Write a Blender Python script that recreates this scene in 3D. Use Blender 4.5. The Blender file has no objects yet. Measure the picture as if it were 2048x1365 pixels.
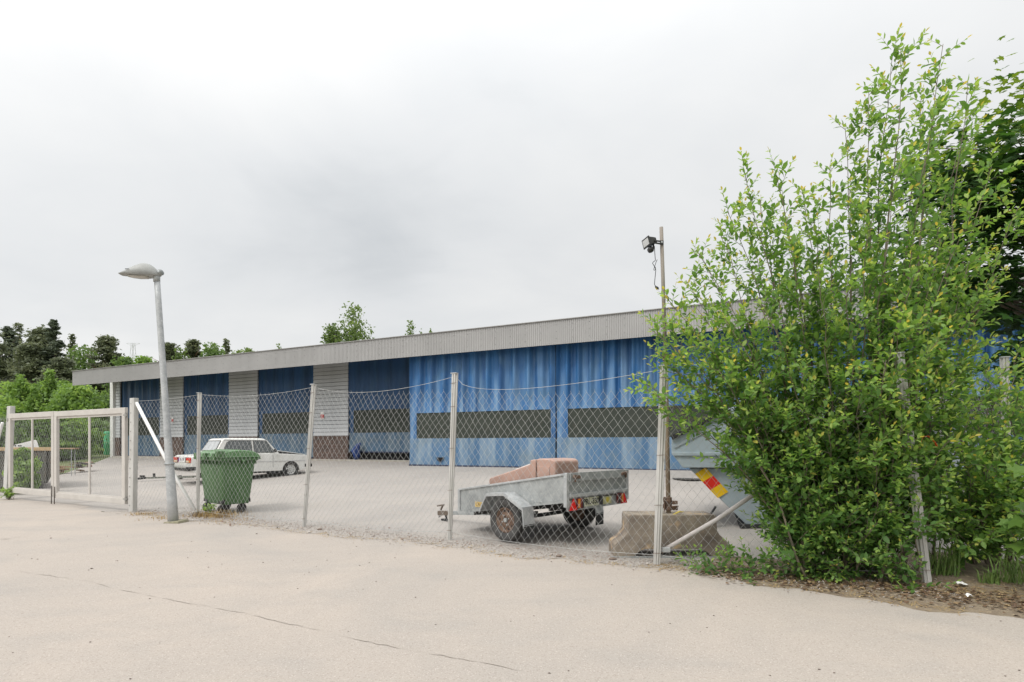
import bpy, bmesh, math, random
import numpy as np
from math import sin, cos, tan, pi, radians, sqrt, atan2, exp
from mathutils import Vector, Matrix, Euler

rng = random.Random(7)
nr = np.random.default_rng(7)
S = bpy.context.scene
COL = S.collection

# ------------------------------------------------------------------ camera, sky, sun, exposure
F_PX, HY, EYE = 1050.0, 889.0, 1.5
cam = bpy.data.cameras.new('camera')
cam.sensor_width = 36.0
cam.lens = F_PX / 2048.0 * 36.0
cam.shift_y = (HY - 682.5) / 2048.0
cam.clip_start, cam.clip_end = 0.05, 3000.0
camo = bpy.data.objects.new('camera', cam)
COL.objects.link(camo)
camo.location = (0, 0, EYE)
camo.rotation_euler = (radians(90), 0, 0)
S.camera = camo

SUN_EL, SUN_AZ = radians(50), radians(232)          # azimuth clockwise from +Y: behind and to the left of the camera
S.view_settings.view_transform = 'Standard'
S.view_settings.look = 'None'
S.view_settings.gamma = 1.0
S.view_settings.exposure = 0.0
S.view_settings.use_curve_mapping = False

W = bpy.data.worlds.new('World')
S.world = W
W.use_nodes = True
def build_world():
    nt = W.node_tree
    nt.nodes.clear()
    N = lambda t: nt.nodes.new(t)
    L = nt.links.new
    def math_(op, a, b=None, c=None):
        n = N('ShaderNodeMath'); n.operation = op
        for i, v in enumerate((a, b, c)):
            if v is None: continue
            if isinstance(v, (int, float)): n.inputs[i].default_value = v
            else: L(v, n.inputs[i])
        return n.outputs[0]
    tc = N('ShaderNodeTexCoord')
    sep = N('ShaderNodeSeparateXYZ'); L(tc.outputs['Generated'], sep.inputs[0])
    zc = math_('ADD', math_('MAXIMUM', sep.outputs[2], 0.0), 0.28)
    px = math_('DIVIDE', sep.outputs[0], zc)
    py = math_('DIVIDE', sep.outputs[1], zc)
    cmb = N('ShaderNodeCombineXYZ'); L(px, cmb.inputs[0]); L(py, cmb.inputs[1])
    def noise(scale, detail, rough, off):
        m = N('ShaderNodeMapping'); L(cmb.outputs[0], m.inputs[0]); m.inputs['Location'].default_value = off
        m.inputs['Scale'].default_value = (1.0, 1.25, 1.0)
        n = N('ShaderNodeTexNoise'); L(m.outputs[0], n.inputs['Vector'])
        n.inputs['Scale'].default_value = scale; n.inputs['Detail'].default_value = detail
        n.inputs['Roughness'].default_value = rough; n.inputs['Distortion'].default_value = 0.4
        return n.outputs[0]
    n1 = noise(0.9, 5, 0.5, (3.1, 1.7, 0))
    n2 = noise(2.6, 5, 0.55, (0.4, 5.2, 0))
    base = math_('ADD', math_('MULTIPLY', n1, 0.7), math_('MULTIPLY', n2, 0.3))
    # thicker cloud bank hanging over the roof (a patch of the real sky, placed by direction)
    def patch(vec, k):
        v = Vector(vec).normalized()
        d = N('ShaderNodeVectorMath'); d.operation = 'DOT_PRODUCT'
        nrm = N('ShaderNodeVectorMath'); nrm.operation = 'NORMALIZE'
        L(tc.outputs['Generated'], nrm.inputs[0]); L(nrm.outputs[0], d.inputs[0]); d.inputs[1].default_value = v
        t = math_('MULTIPLY', math_('SUBTRACT', 1.0, d.outputs['Value']), -k)
        return math_('EXPONENT', t)
    p1 = patch((-430, 1050, 410), 50)
    p2 = patch((-130, 1050, 430), 42)
    p3 = patch((230, 1050, 560), 26)
    p4 = patch((-260, 1050, 350), 130)
    dens = math_('ADD', math_('MULTIPLY', math_('SUBTRACT', base, 0.5), 1.0),
                 math_('ADD', math_('MULTIPLY', p1, 0.21), math_('ADD', math_('MULTIPLY', p2, 0.16), math_('ADD', math_('MULTIPLY', p3, 0.10), math_('MULTIPLY', p4, 0.17)))))
    hz = math_('SUBTRACT', 1.0, math_('MULTIPLY', math_('MAXIMUM', sep.outputs[2], 0.0), 5.5))       # clear bright strip low over the horizon
    hz = math_('MULTIPLY', math_('MAXIMUM', hz, 0.0), 0.62)
    ramp = N('ShaderNodeValToRGB'); L(math_('SUBTRACT', math_('ADD', dens, 0.35), hz), ramp.inputs[0])
    e = ramp.color_ramp.elements
    e[0].position = 0.22; e[0].color = (0.93, 0.93, 0.92, 1)
    e[1].position = 0.95; e[1].color = (0.50, 0.535, 0.565, 1)
    m = e.new(0.52); m.color = (0.80, 0.815, 0.825, 1)
    # brighter towards the veiled sun high behind the camera, as under thin overcast
    sund = (sin(SUN_AZ) * cos(SUN_EL), cos(SUN_AZ) * cos(SUN_EL), sin(SUN_EL))
    glow = patch(sund, 3.6)
    up = math_('MULTIPLY', math_('POWER', math_('MAXIMUM', sep.outputs[2], 0.0), 4.0), 2.0)
    gain = math_('ADD', 1.0, math_('ADD', math_('MULTIPLY', glow, 1.3), up))
    mul = N('ShaderNodeVectorMath'); mul.operation = 'SCALE'
    L(ramp.outputs[0], mul.inputs[0]); L(gain, mul.inputs['Scale'])
    bg1 = N('ShaderNodeBackground'); L(mul.outputs[0], bg1.inputs[0]); bg1.inputs[1].default_value = 1.0
    sky = N('ShaderNodeTexSky'); sky.sky_type = 'NISHITA'; sky.sun_disc = False
    sky.sun_elevation = SUN_EL; sky.sun_rotation = SUN_AZ
    bg2 = N('ShaderNodeBackground'); L(sky.outputs[0], bg2.inputs[0]); bg2.inputs[1].default_value = 0.05
    mix = N('ShaderNodeMixShader'); mix.inputs[0].default_value = 0.12
    L(bg1.outputs[0], mix.inputs[1]); L(bg2.outputs[0], mix.inputs[2])
    out = N('ShaderNodeOutputWorld'); L(mix.outputs[0], out.inputs[0])
build_world()

sun = bpy.data.lights.new('sun', 'SUN')
sun.energy = 1.5
sun.angle = radians(14)
sun.color = (1.0, 0.965, 0.91)
suno = bpy.data.objects.new('sun', sun)
COL.objects.link(suno)
sd = Vector((sin(SUN_AZ) * cos(SUN_EL), cos(SUN_AZ) * cos(SUN_EL), sin(SUN_EL)))
suno.rotation_euler = (-sd).to_track_quat('-Z', 'Y').to_euler()

# ------------------------------------------------------------------ measuring helpers
def P(x, y, Z):
    """world point seen at photo pixel (x, y) at depth Z"""
    return Vector(((x - 1024.0) / F_PX * Z, Z, EYE - (y - HY) / F_PX * Z))
FA = Vector((-8.58, 11.84)); FT = Vector((0.8906, -0.4548)); FN = Vector((0.4548, 0.8906))
def gd(X, Y): return (X - FA.x) * FN.x + (Y - FA.y) * FN.y
def gh(X, Y):
    d = min(max(gd(X, Y), 0.0), 12.4)
    return 0.75 * (d / 12.4) ** 1.5
def SD(s, d): 
    v = FA + FT * s + FN * d
    return v.x, v.y
BU = Vector((0.9064, -0.4223)); BN = Vector((0.4223, 0.9064)); W0 = Vector((-9.6, 26.25))
def ub(x, off):
    """coordinate along the building of pixel column x on the plane standing `off` m in front of the wall"""
    r = Vector(((x - 1024.0) / F_PX, 1.0))
    t = (W0.dot(BN) - off) / r.dot(BN)
    return (r * t - W0).dot(BU)
def BP(u, off, z):
    v = W0 + BU * u - BN * off
    return Vector((v.x, v.y, z))

# ------------------------------------------------------------------ materials
MATS = {}
def lin(r, g, b):
    f = lambda c: (c / 255 / 12.92) if c / 255 <= 0.04045 else ((c / 255 + 0.055) / 1.055) ** 2.4
    return (f(r), f(g), f(b))
def mat(name, c1=None, c2=None, scale=6.0, rough=0.7, metal=0.0, bump=0.0, bscale=None, stretch=(1, 1, 1), lo=0.35, hi=0.65,
        c3=None, s3=40.0, t3=0.62, trans=0.0, coat=0.0, spec=0.4, detail=6, rvar=0.0):
    if name in MATS: return MATS[name]
    m = bpy.data.materials.new(name); m.use_nodes = True
    nt = m.node_tree; nt.nodes.clear()
    N = nt.nodes.new; L = nt.links.new
    out = N('ShaderNodeOutputMaterial'); b = N('ShaderNodeBsdfPrincipled'); L(b.outputs[0], out.inputs[0])
    b.inputs['Roughness'].default_value = rough; b.inputs['Metallic'].default_value = metal
    b.inputs['Specular IOR Level'].default_value = spec
    b.inputs['Coat Weight'].default_value = coat
    tc = N('ShaderNodeTexCoord'); mp = N('ShaderNodeMapping'); L(tc.outputs['Object'], mp.inputs[0])
    mp.inputs['Scale'].default_value = stretch
    if c2 is None: c2 = tuple(v * 0.82 for v in c1)
    n = N('ShaderNodeTexNoise'); L(mp.outputs[0], n.inputs['Vector'])
    n.inputs['Scale'].default_value = scale; n.inputs['Detail'].default_value = detail; n.inputs['Roughness'].default_value = 0.62
    r = N('ShaderNodeValToRGB'); L(n.outputs[0], r.inputs[0])
    r.color_ramp.elements[0].position = lo; r.color_ramp.elements[0].color = (*c1, 1)
    r.color_ramp.elements[1].position = hi; r.color_ramp.elements[1].color = (*c2, 1)
    col = r.outputs[0]
    if c3 is not None:
        n3 = N('ShaderNodeTexNoise'); L(mp.outputs[0], n3.inputs['Vector'])
        n3.inputs['Scale'].default_value = s3; n3.inputs['Detail'].default_value = 5
        r3 = N('ShaderNodeValToRGB'); L(n3.outputs[0], r3.inputs[0])
        r3.color_ramp.elements[0].position = t3; r3.color_ramp.elements[0].color = (0, 0, 0, 1)
        r3.color_ramp.elements[1].position = min(t3 + 0.1, 1); r3.color_ramp.elements[1].color = (1, 1, 1, 1)
        mx = N('ShaderNodeMix'); mx.data_type = 'RGBA'
        L(r3.outputs[0], mx.inputs['Factor']); L(col, mx.inputs['A']); mx.inputs['B'].default_value = (*c3, 1)
        col = mx.outputs['Result']
    L(col, b.inputs['Base Color'])
    if rvar:
        mr = N('ShaderNodeMapRange'); L(n.outputs[0], mr.inputs[0])
        mr.inputs['To Min'].default_value = rough - rvar; mr.inputs['To Max'].default_value = rough + rvar
        L(mr.outputs[0], b.inputs['Roughness'])
    if bump:
        nb = N('ShaderNodeTexNoise'); L(mp.outputs[0], nb.inputs['Vector'])
        nb.inputs['Scale'].default_value = bscale or scale * 4; nb.inputs['Detail'].default_value = 4
        bp = N('ShaderNodeBump'); bp.inputs['Strength'].default_value = bump; bp.inputs['Distance'].default_value = 0.02
        L(nb.outputs[0], bp.inputs['Height']); L(bp.outputs[0], b.inputs['Normal'])
    MATS[name] = m
    return m

def leafmat(name, stops, trans=0.4, rough=0.5):
    m = bpy.data.materials.new(name); m.use_nodes = True
    nt = m.node_tree; nt.nodes.clear(); N = nt.nodes.new; L = nt.links.new
    out = N('ShaderNodeOutputMaterial')
    at = N('ShaderNodeAttribute'); at.attribute_name = 'tint'
    r = N('ShaderNodeValToRGB'); L(at.outputs['Fac'], r.inputs[0])
    el = r.color_ramp.elements
    el[0].position = stops[0][0]; el[0].color = (*stops[0][1], 1)
    el[1].position = stops[-1][0]; el[1].color = (*stops[-1][1], 1)
    for p, c in stops[1:-1]:
        e = el.new(p); e.color = (*c, 1)
    b = N('ShaderNodeBsdfPrincipled'); L(r.outputs[0], b.inputs['Base Color'])
    b.inputs['Roughness'].default_value = rough; b.inputs['Specular IOR Level'].default_value = 0.35
    t = N('ShaderNodeBsdfTranslucent')
    hs = N('ShaderNodeHueSaturation'); hs.inputs['Hue'].default_value = 0.485; hs.inputs['Saturation'].default_value = 1.15
    hs.inputs['Value'].default_value = 1.5; L(r.outputs[0], hs.inputs['Color']); L(hs.outputs[0], t.inputs[0])
    mx = N('ShaderNodeMixShader'); mx.inputs[0].default_value = trans
    L(b.outputs[0], mx.inputs[1]); L(t.outputs[0], mx.inputs[2]); L(mx.outputs[0], out.inputs[0])
    MATS[name] = m
    return m

GALV = mat('galvanised_steel', (0.50, 0.51, 0.51), (0.36, 0.375, 0.38), scale=9, rough=0.5, metal=0.35, bump=0.06, c3=(0.6, 0.61, 0.6), s3=35, t3=0.6)
GALV2 = mat('weathered_zinc', (0.40, 0.415, 0.41), (0.27, 0.285, 0.285), scale=7, rough=0.55, metal=0.3, bump=0.05, c3=(0.5, 0.5, 0.48), s3=22, t3=0.62)
POSTM = mat('painted_post', (0.54, 0.53, 0.505), (0.41, 0.40, 0.375), scale=5, rough=0.6, metal=0.1, bump=0.15, stretch=(1, 1, 0.25), c3=(0.26, 0.24, 0.21), s3=30, t3=0.66)
WIRE = mat('galvanised_wire', (0.50, 0.50, 0.485), (0.38, 0.38, 0.37), rough=0.5, metal=0.2)
GATE = mat('beige_gate_paint', (0.52, 0.49, 0.45), (0.46, 0.43, 0.395), scale=3, rough=0.55, bump=0.04, c3=(0.40, 0.36, 0.31), s3=18, t3=0.68)
WHITEP = mat('white_paint', (0.78, 0.77, 0.75), (0.68, 0.67, 0.65), scale=2.5, rough=0.5)
SIDING = mat('pale_siding', (0.52, 0.53, 0.54), (0.44, 0.45, 0.46), scale=1.2, rough=0.5, bump=0.03, c3=(0.42, 0.42, 0.41), s3=9, t3=0.68)
FASC = mat('grey_fascia', (0.37, 0.362, 0.355), (0.325, 0.318, 0.312), scale=0.6, rough=0.55, metal=0.0, c3=(0.29, 0.28, 0.275), s3=3, t3=0.66)
DARK = mat('black_rubber', (0.025, 0.025, 0.026), (0.04, 0.04, 0.04), rough=0.75)
BLACKP = mat('black_plastic', (0.02, 0.02, 0.021), (0.035, 0.035, 0.035), rough=0.45)
RUST = mat('rusty_steel', (0.115, 0.07, 0.05), (0.19, 0.13, 0.095), scale=14, rough=0.85, bump=0.3, c3=(0.07, 0.045, 0.035), s3=24, t3=0.6)
TYRE = mat('tyre_rubber', (0.045, 0.045, 0.045), (0.075, 0.072, 0.068), scale=8, rough=0.85, bump=0.1)
ROOFM = mat('roof_sheet', (0.2, 0.2, 0.2), (0.15, 0.15, 0.15), rough=0.7)
BARK = mat('bark', (0.16, 0.13, 0.10), (0.08, 0.065, 0.05), scale=8, rough=0.9, bump=0.4, stretch=(1, 1, 0.3))
STEM = mat('shrub_bark', (0.20, 0.165, 0.12), (0.11, 0.095, 0.07), scale=10, rough=0.85, bump=0.3, stretch=(1, 1, 0.3))
PINEBARK = mat('pine_bark', (0.25, 0.13, 0.075), (0.12, 0.08, 0.06), scale=6, rough=0.9)
DRYGRASS = mat('dry_grass', (0.42, 0.31, 0.14), (0.30, 0.19, 0.08), scale=6, rough=0.9)
GREENGRASS = mat('green_grass', (0.10, 0.17, 0.04), (0.16, 0.24, 0.06), scale=6, rough=0.7)

# ------------------------------------------------------------------ mesh builder
class MB:
    def __init__(self): self.v = []; self.f = []
    def add(self, vs, fs):
        o = len(self.v)
        self.v.extend([tuple(p) for p in vs]); self.f.extend([tuple(i + o for i in f) for f in fs])
        return self
    def box(self, c, s, M=None):
        hx, hy, hz = s[0] / 2, s[1] / 2, s[2] / 2
        vs = [Vector((sx * hx, sy * hy, sz * hz)) for sz in (-1, 1) for sy in (-1, 1) for sx in (-1, 1)]
        if M is not None: vs = [M @ p for p in vs]
        c = Vector(c)
        return self.add([p + c for p in vs], [(0, 2, 3, 1), (4, 5, 7, 6), (0, 1, 5, 4), (2, 6, 7, 3), (0, 4, 6, 2), (1, 3, 7, 5)])
    def hexa(self, a, b):
        """two quads a (bottom) and b (top), matching order"""
        return self.add(list(a) + list(b), [(3, 2, 1, 0), (4, 5, 6, 7), (0, 1, 5, 4), (1, 2, 6, 5), (2, 3, 7, 6), (3, 0, 4, 7)])
    def bar(self, p, q, w, h, up=(0, 0, 1)):
        p, q = Vector(p), Vector(q); d = (q - p).normalized(); up = Vector(up)
        if abs(d.dot(up)) > 0.98: up = Vector((0, 1, 0))
        s = d.cross(up).normalized(); u = s.cross(d).normalized()
        a = [p + s * w / 2 * i + u * h / 2 * j for i, j in ((-1, -1), (1, -1), (1, 1), (-1, 1))]
        return self.hexa(a, [x + (q - p) for x in a])
    def tube(self, pts, rad, n=8, cap=True):
        pts = [Vector(p) for p in pts]
        if not isinstance(rad, (list, tuple)): rad = [rad] * len(pts)
        rings = []; u = None
        for i, p in enumerate(pts):
            t = (pts[min(i + 1, len(pts) - 1)] - pts[max(i - 1, 0)])
            t = t.normalized() if t.length > 1e-9 else Vector((0, 0, 1))
            if u is None:
                u = t.orthogonal().normalized()
            else:
                u = (u - t * u.dot(t))
                u = u.normalized() if u.length > 1e-6 else t.orthogonal().normalized()
            w = t.cross(u)
            rings.append([p + (u * cos(2 * pi * k / n) + w * sin(2 * pi * k / n)) * rad[i] for k in range(n)])
        vs = [q for r in rings for q in r]; fs = []
        for i in range(len(pts) - 1):
            for k in range(n):
                a = i * n + k; b = i * n + (k + 1) % n
                fs.append((a, b, b + n, a + n))
        if cap:
            fs.append(tuple(range(n - 1, -1, -1))); fs.append(tuple((len(pts) - 1) * n + k for k in range(n)))
        return self.add(vs, fs)
    def prism(self, poly, fr, d0, d1):
        """poly: 2D points, fr(a, b, d) -> Vector"""
        n = len(poly)
        vs = [fr(a, b, d0) for a, b in poly] + [fr(a, b, d1) for a, b in poly]
        fs = [tuple(range(n - 1, -1, -1)), tuple(range(n, 2 * n))]
        fs += [(i, (i + 1) % n, (i + 1) % n + n, i + n) for i in range(n)]
        return self.add(vs, fs)
    def lathe(self, prof, fr, n=24, close=False):
        """prof: list of (r, h); fr(x, y, h) -> Vector"""
        vs = []; fs = []
        for r, h in prof:
            for k in range(n): vs.append(fr(r * cos(2 * pi * k / n), r * sin(2 * pi * k / n), h))
        m = len(prof)
        for i in range(m if close else m - 1):
            for k in range(n):
                a = i * n + k; b = i * n + (k + 1) % n; j = ((i + 1) % m) * n
                fs.append((a, b, j + (k + 1) % n, j + k))
        if not close:
            fs.append(tuple(range(n - 1, -1, -1))); fs.append(tuple((m - 1) * n + k for k in range(n)))
        return self.add(vs, fs)
    def loft(self, rings, cap=True):
        n = len(rings[0]); vs = [q for r in rings for q in r]; fs = []
        for i in range(len(rings) - 1):
            for k in range(n):
                a = i * n + k; b = i * n + (k + 1) % n
                fs.append((a, b, b + n, a + n))
        if cap:
            fs.append(tuple(range(n - 1, -1, -1))); fs.append(tuple((len(rings) - 1) * n + k for k in range(n)))
        return self.add(vs, fs)
    def grid(self, nu, nv, fn):
        vs = [fn(i / nu, j / nv) for j in range(nv + 1) for i in range(nu + 1)]
        fs = [(j * (nu + 1) + i, j * (nu + 1) + i + 1, (j + 1) * (nu + 1) + i + 1, (j + 1) * (nu + 1) + i) for j in range(nv) for i in range(nu)]
        return self.add(vs, fs)
    def mesh(self, name, m, smooth=False, fix=True):
        me = bpy.data.meshes.new(name); me.from_pydata(self.v, [], self.f)
        if fix:
            bm = bmesh.new(); bm.from_mesh(me); bmesh.ops.recalc_face_normals(bm, faces=bm.faces); bm.to_mesh(me); bm.free()
        if m: me.materials.append(m)
        if smooth: me.polygons.foreach_set('use_smooth', [True] * len(me.polygons))
        me.update()
        return me
    def build(self, name, m, parent=None, smooth=False, bevel=0.0, seg=2, fix=True, kind=None, label=None):
        o = bpy.data.objects.new(name, self.mesh(name, m, smooth, fix)); COL.objects.link(o)
        if parent is not None: o.parent = parent
        if bevel:
            b = o.modifiers.new('bevel', 'BEVEL'); b.width = bevel; b.segments = seg; b.limit_method = 'ANGLE'; b.angle_limit = radians(35)
            o.data.polygons.foreach_set('use_smooth', [True] * len(o.data.polygons))
            w = o.modifiers.new('normals', 'WEIGHTED_NORMAL'); w.keep_sharp = True
        if kind: o['kind'] = kind
        if label: o['label'] = label
        return o

def tag(o, label, cat, group=None):
    o['label'] = label; o['category'] = cat
    if group: o['group'] = group
    return o
def thing(name, label, cat, loc=(0, 0, 0), rz=0.0, group=None):
    o = bpy.data.objects.new(name, None); COL.objects.link(o)
    o.location = loc; o.rotation_euler = (0, 0, rz); o.empty_display_size = 0.3
    return tag(o, label, cat, group)
def structure(o): o['kind'] = 'structure'; return o
def npmesh(name, V, Fc, m, tint=None, smooth=False):
    """V (n,3) and Fc: list of (k-gon index arrays (m,k))"""
    me = bpy.data.meshes.new(name)
    if not isinstance(Fc, list): Fc = [Fc]
    tot = sum(len(f) for f in Fc); loops = np.concatenate([f.reshape(-1) for f in Fc]).astype(np.int32)
    sizes = np.concatenate([np.full(len(f), f.shape[1], np.int32) for f in Fc])
    me.vertices.add(len(V)); me.vertices.foreach_set('co', np.asarray(V, np.float32).reshape(-1))
    me.loops.add(len(loops)); me.loops.foreach_set('vertex_index', loops)
    me.polygons.add(tot)
    me.polygons.foreach_set('loop_start', np.concatenate([[0], np.cumsum(sizes)[:-1]]).astype(np.int32))
    me.polygons.foreach_set('loop_total', sizes)
    if smooth: me.polygons.foreach_set('use_smooth', np.ones(tot, bool))
    me.update(calc_edges=True)
    if tint is not None:
        a = me.attributes.new('tint', 'FLOAT', 'POINT'); a.data.foreach_set('value', np.asarray(tint, np.float32))
    if m: me.materials.append(m)
    return me
def link(name, me, parent=None, kind=None):
    o = bpy.data.objects.new(name, me); COL.objects.link(o)
    if parent is not None: o.parent = parent
    if kind: o['kind'] = kind
    return o
def text_mesh(body, size, m, extrude=0.001, bold=0.0):
    c = bpy.data.curves.new('lettering', 'FONT'); c.body = body; c.size = size; c.extrude = extrude; c.align_x = 'CENTER'; c.align_y = 'CENTER'
    c.offset = bold; c.resolution_u = 3
    o = bpy.data.objects.new('lettering_source', c); COL.objects.link(o)
    dg = bpy.context.evaluated_depsgraph_get(); dg.update()
    me = bpy.data.meshes.new_from_object(o.evaluated_get(dg))
    bpy.data.objects.remove(o); me.materials.clear(); me.materials.append(m); me.name = 'lettering'
    return me

# ------------------------------------------------------------------ ground, road, yard
def sheet(name, m, pts_fn, nu, nv, lift):
    V = []; 
    for j in range(nv + 1):
        for i in range(nu + 1):
            X, Y = pts_fn(i / nu, j / nv); V.append((X, Y, gh(X, Y) + (lift(j) if callable(lift) else lift)))
    F = [(j * (nu + 1) + i, j * (nu + 1) + i + 1, (j + 1) * (nu + 1) + i + 1, (j + 1) * (nu + 1) + i) for j in range(nv) for i in range(nu)]
    b = MB(); b.v = V; b.f = F
    return structure(b.build(name, m, smooth=True))

def ground_mats():
    g = mat('earth_and_grass', (0.075, 0.11, 0.03), (0.14, 0.15, 0.06), scale=1.2, rough=0.95, bump=0.5, c3=(0.2, 0.16, 0.1), s3=3, t3=0.6)
    def asphalt(name, cA, cB, cStain, speck, white):
        m = bpy.data.materials.new(name); m.use_nodes = True
        nt = m.node_tree; nt.nodes.clear(); N = nt.nodes.new; L = nt.links.new
        out = N('ShaderNodeOutputMaterial'); b = N('ShaderNodeBsdfPrincipled'); L(b.outputs[0], out.inputs[0])
        b.inputs['Roughness'].default_value = 0.92; b.inputs['Specular IOR Level'].default_value = 0.2
        tc = N('ShaderNodeTexCoord')
        def noise(s, d=6, r=0.6, st=(1, 1, 1), dist=0.0):
            mp = N('ShaderNodeMapping'); mp.inputs['Scale'].default_value = st; L(tc.outputs['Object'], mp.inputs[0])
            n = N('ShaderNodeTexNoise'); L(mp.outputs[0], n.inputs['Vector']); n.inputs['Scale'].default_value = s
            n.inputs['Detail'].default_value = d; n.inputs['Roughness'].default_value = r; n.inputs['Distortion'].default_value = dist
            return n.outputs[0]
        def ramp(f, a, b_, ca, cb):
            r = N('ShaderNodeValToRGB'); L(f, r.inputs[0]); e = r.color_ramp.elements
            e[0].position = a; e[0].color = (*ca, 1); e[1].position = b_; e[1].color = (*cb, 1)
            return r.outputs[0]
        def mix(fac, A, B):
            x = N('ShaderNodeMix'); x.data_type = 'RGBA'
            for s, v in (('Factor', fac), ('A', A), ('B', B)):
                if isinstance(v, tuple): x.inputs[s].default_value = (*v, 1)
                elif isinstance(v, float): x.inputs[s].default_value = v
                else: L(v, x.inputs[s])
            return x.outputs['Result']
        c = ramp(noise(0.35, 6, 0.6, dist=0.8), 0.34, 0.68, cA, cB)
        c = mix(ramp(noise(1.3, 6, 0.6, (0.6, 1.2, 1)), 0.50, 0.74, (0, 0, 0), (0.5, 0.5, 0.5)), c, cStain)
        c = mix(ramp(noise(70, 3, 0.7), 0.54, 0.66, (0, 0, 0), (0.5, 0.5, 0.5)), c, speck)
        c = mix(ramp(noise(95, 2, 0.6), 0.60, 0.70, (0, 0, 0), (0.75, 0.75, 0.75)), c, white)
        L(c, b.inputs['Base Color'])
        bp = N('ShaderNodeBump'); bp.inputs['Strength'].default_value = 0.55; bp.inputs['Distance'].default_value = 0.006
        L(noise(85, 4, 0.7), bp.inputs['Height']); L(bp.outputs[0], b.inputs['Normal'])
        return m
    r = asphalt('worn_sandy_asphalt', (0.40, 0.35, 0.305), (0.335, 0.305, 0.275), (0.295, 0.28, 0.26), (0.20, 0.165, 0.14), (0.54, 0.48, 0.43))
    y = asphalt('yard_asphalt', (0.372, 0.341, 0.312), (0.31, 0.29, 0.27), (0.385, 0.345, 0.30), (0.20, 0.18, 0.165), (0.48, 0.44, 0.41))
    v = mat('gravel_bed', (0.33, 0.30, 0.275), (0.42, 0.385, 0.35), scale=30, rough=0.95, bump=0.8, bscale=90, c3=(0.20, 0.16, 0.12), s3=55, t3=0.56)
    dt = mat('leaf_litter_soil', (0.16, 0.12, 0.085), (0.25, 0.20, 0.14), scale=9, rough=0.98, bump=0.8, bscale=45, c3=(0.33, 0.26, 0.17), s3=26, t3=0.58)
    return g, r, y, v, dt
M_GROUND, M_ROAD, M_YARD, M_VERGE, M_DIRT = ground_mats()

def ground():
    # one sheet to the horizon, finer where it rises to the building
    ds = [-900, -300, -80, -30, -10, -3, -1, 0] + [0.8 * i for i in range(1, 17)] + [16, 25, 60, 150, 400, 1500]
    ss = [-1500, -400, -150, -80, -50, -30, -20, -10, 0, 10, 20, 30, 45, 70, 150, 400, 1500]
    b = MB()
    for d in ds:
        for s in ss:
            X, Y = SD(s, d); b.v.append((X, Y, gh(X, Y) - 0.012))
    n = len(ss)
    b.f = [(j * n + i, j * n + i + 1, (j + 1) * n + i + 1, (j + 1) * n + i) for j in range(len(ds) - 1) for i in range(n - 1)]
    structure(b.build('ground', M_GROUND, smooth=True))
ground()
def edge_noise(s): return 0.10 * sin(s * 1.7 + 0.4) + 0.07 * sin(s * 4.3) + 0.05 * sin(s * 9.1 + 1) + 0.02 * sin(s * 23)
def road_edge(s):
    e = -0.28 + edge_noise(s)
    if s < -1.5: e = 0.05 + edge_noise(s) * 0.6                         # the gate opening: yard paving runs under it
    if s > 12.5: e -= min((s - 12.5) * 0.16, 0.6)                       # the dirt strip by the shrub
    return e
road = sheet('road', M_ROAD, lambda u, v: SD(-34 + 62 * u, -26 + (26 + road_edge(-34 + 62 * u)) * v), 400, 12, 0.004)
def yard_pt(u, v):
    # left side follows the line from the corner of the building to behind the skip
    d = -0.05 + 12.45 * v
    s0 = -7.5 - 19.0 * v
    s1 = 27.0
    return SD(s0 + (s1 - s0) * u, d)
yard = sheet('yard', M_YARD, yard_pt, 90, 60, 0.0)
yard_apron = sheet('gate_apron', M_YARD, lambda u, v: SD(-7.5 + 7.2 * u, -0.35 + 0.32 * v), 40, 3, 0.0)
verge = sheet('gravel_verge', M_VERGE, lambda u, v: SD(-0.3 + 15.0 * u, road_edge(-0.3 + 15.0 * u) + (0.42 - edge_noise(9 - 15 * u) * 1.3 - road_edge(-0.3 + 15.0 * u)) * v), 160, 4, lambda j: 0.008 if j else 0.0048)
soil = sheet('soil_strip', M_DIRT, lambda u, v: SD(12.2 + 9 * u, road_edge(12.2 + 9 * u) - .05 + (3.0 * min(1, 0.25 + u * 2.2) + 0.2 * sin(u * 30)) * v), 90, 8, lambda j: 0.009 if j else 0.0048)

def crack(px, w=0.011):
    pts = []
    for (x0, y0), (x1, y1) in zip(px[:-1], px[1:]):
        k = max(2, int(abs(x1 - x0) / 14))
        for i in range(k): pts.append((x0 + (x1 - x0) * i / k + rng.uniform(-2, 2), y0 + (y1 - y0) * i / k + rng.uniform(-1.6, 1.6)))
    b = MB(); W_ = []
    for x, y in pts:
        Z = F_PX * (EYE - 0.005) / (y - HY); W_.append(Vector(((x - 1024) / F_PX * Z, Z, 0.0085)))
    for i, p in enumerate(W_):
        ww = w * max(0.03, rng.uniform(-.2, 1.2))
        b.v += [tuple(p + Vector((0, ww / 2, 0))), tuple(p - Vector((0, ww / 2, 0)))]
    b.f = [(2 * i, 2 * i + 1, 2 * i + 3, 2 * i + 2) for i in range(len(W_) - 1)]
    o = b.build('crack', mat('crack_fill', (0.31, 0.275, 0.24), (0.38, 0.335, 0.29), scale=20, rough=0.95), road)
    return o
crack([(29, 1143), (160, 1160), (270, 1187), (380, 1207), (489, 1227), (640, 1262), (800, 1298), (926, 1319), (1060, 1345)])
crack([(0, 1079), (60, 1072), (110, 1063)], 0.02)

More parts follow.
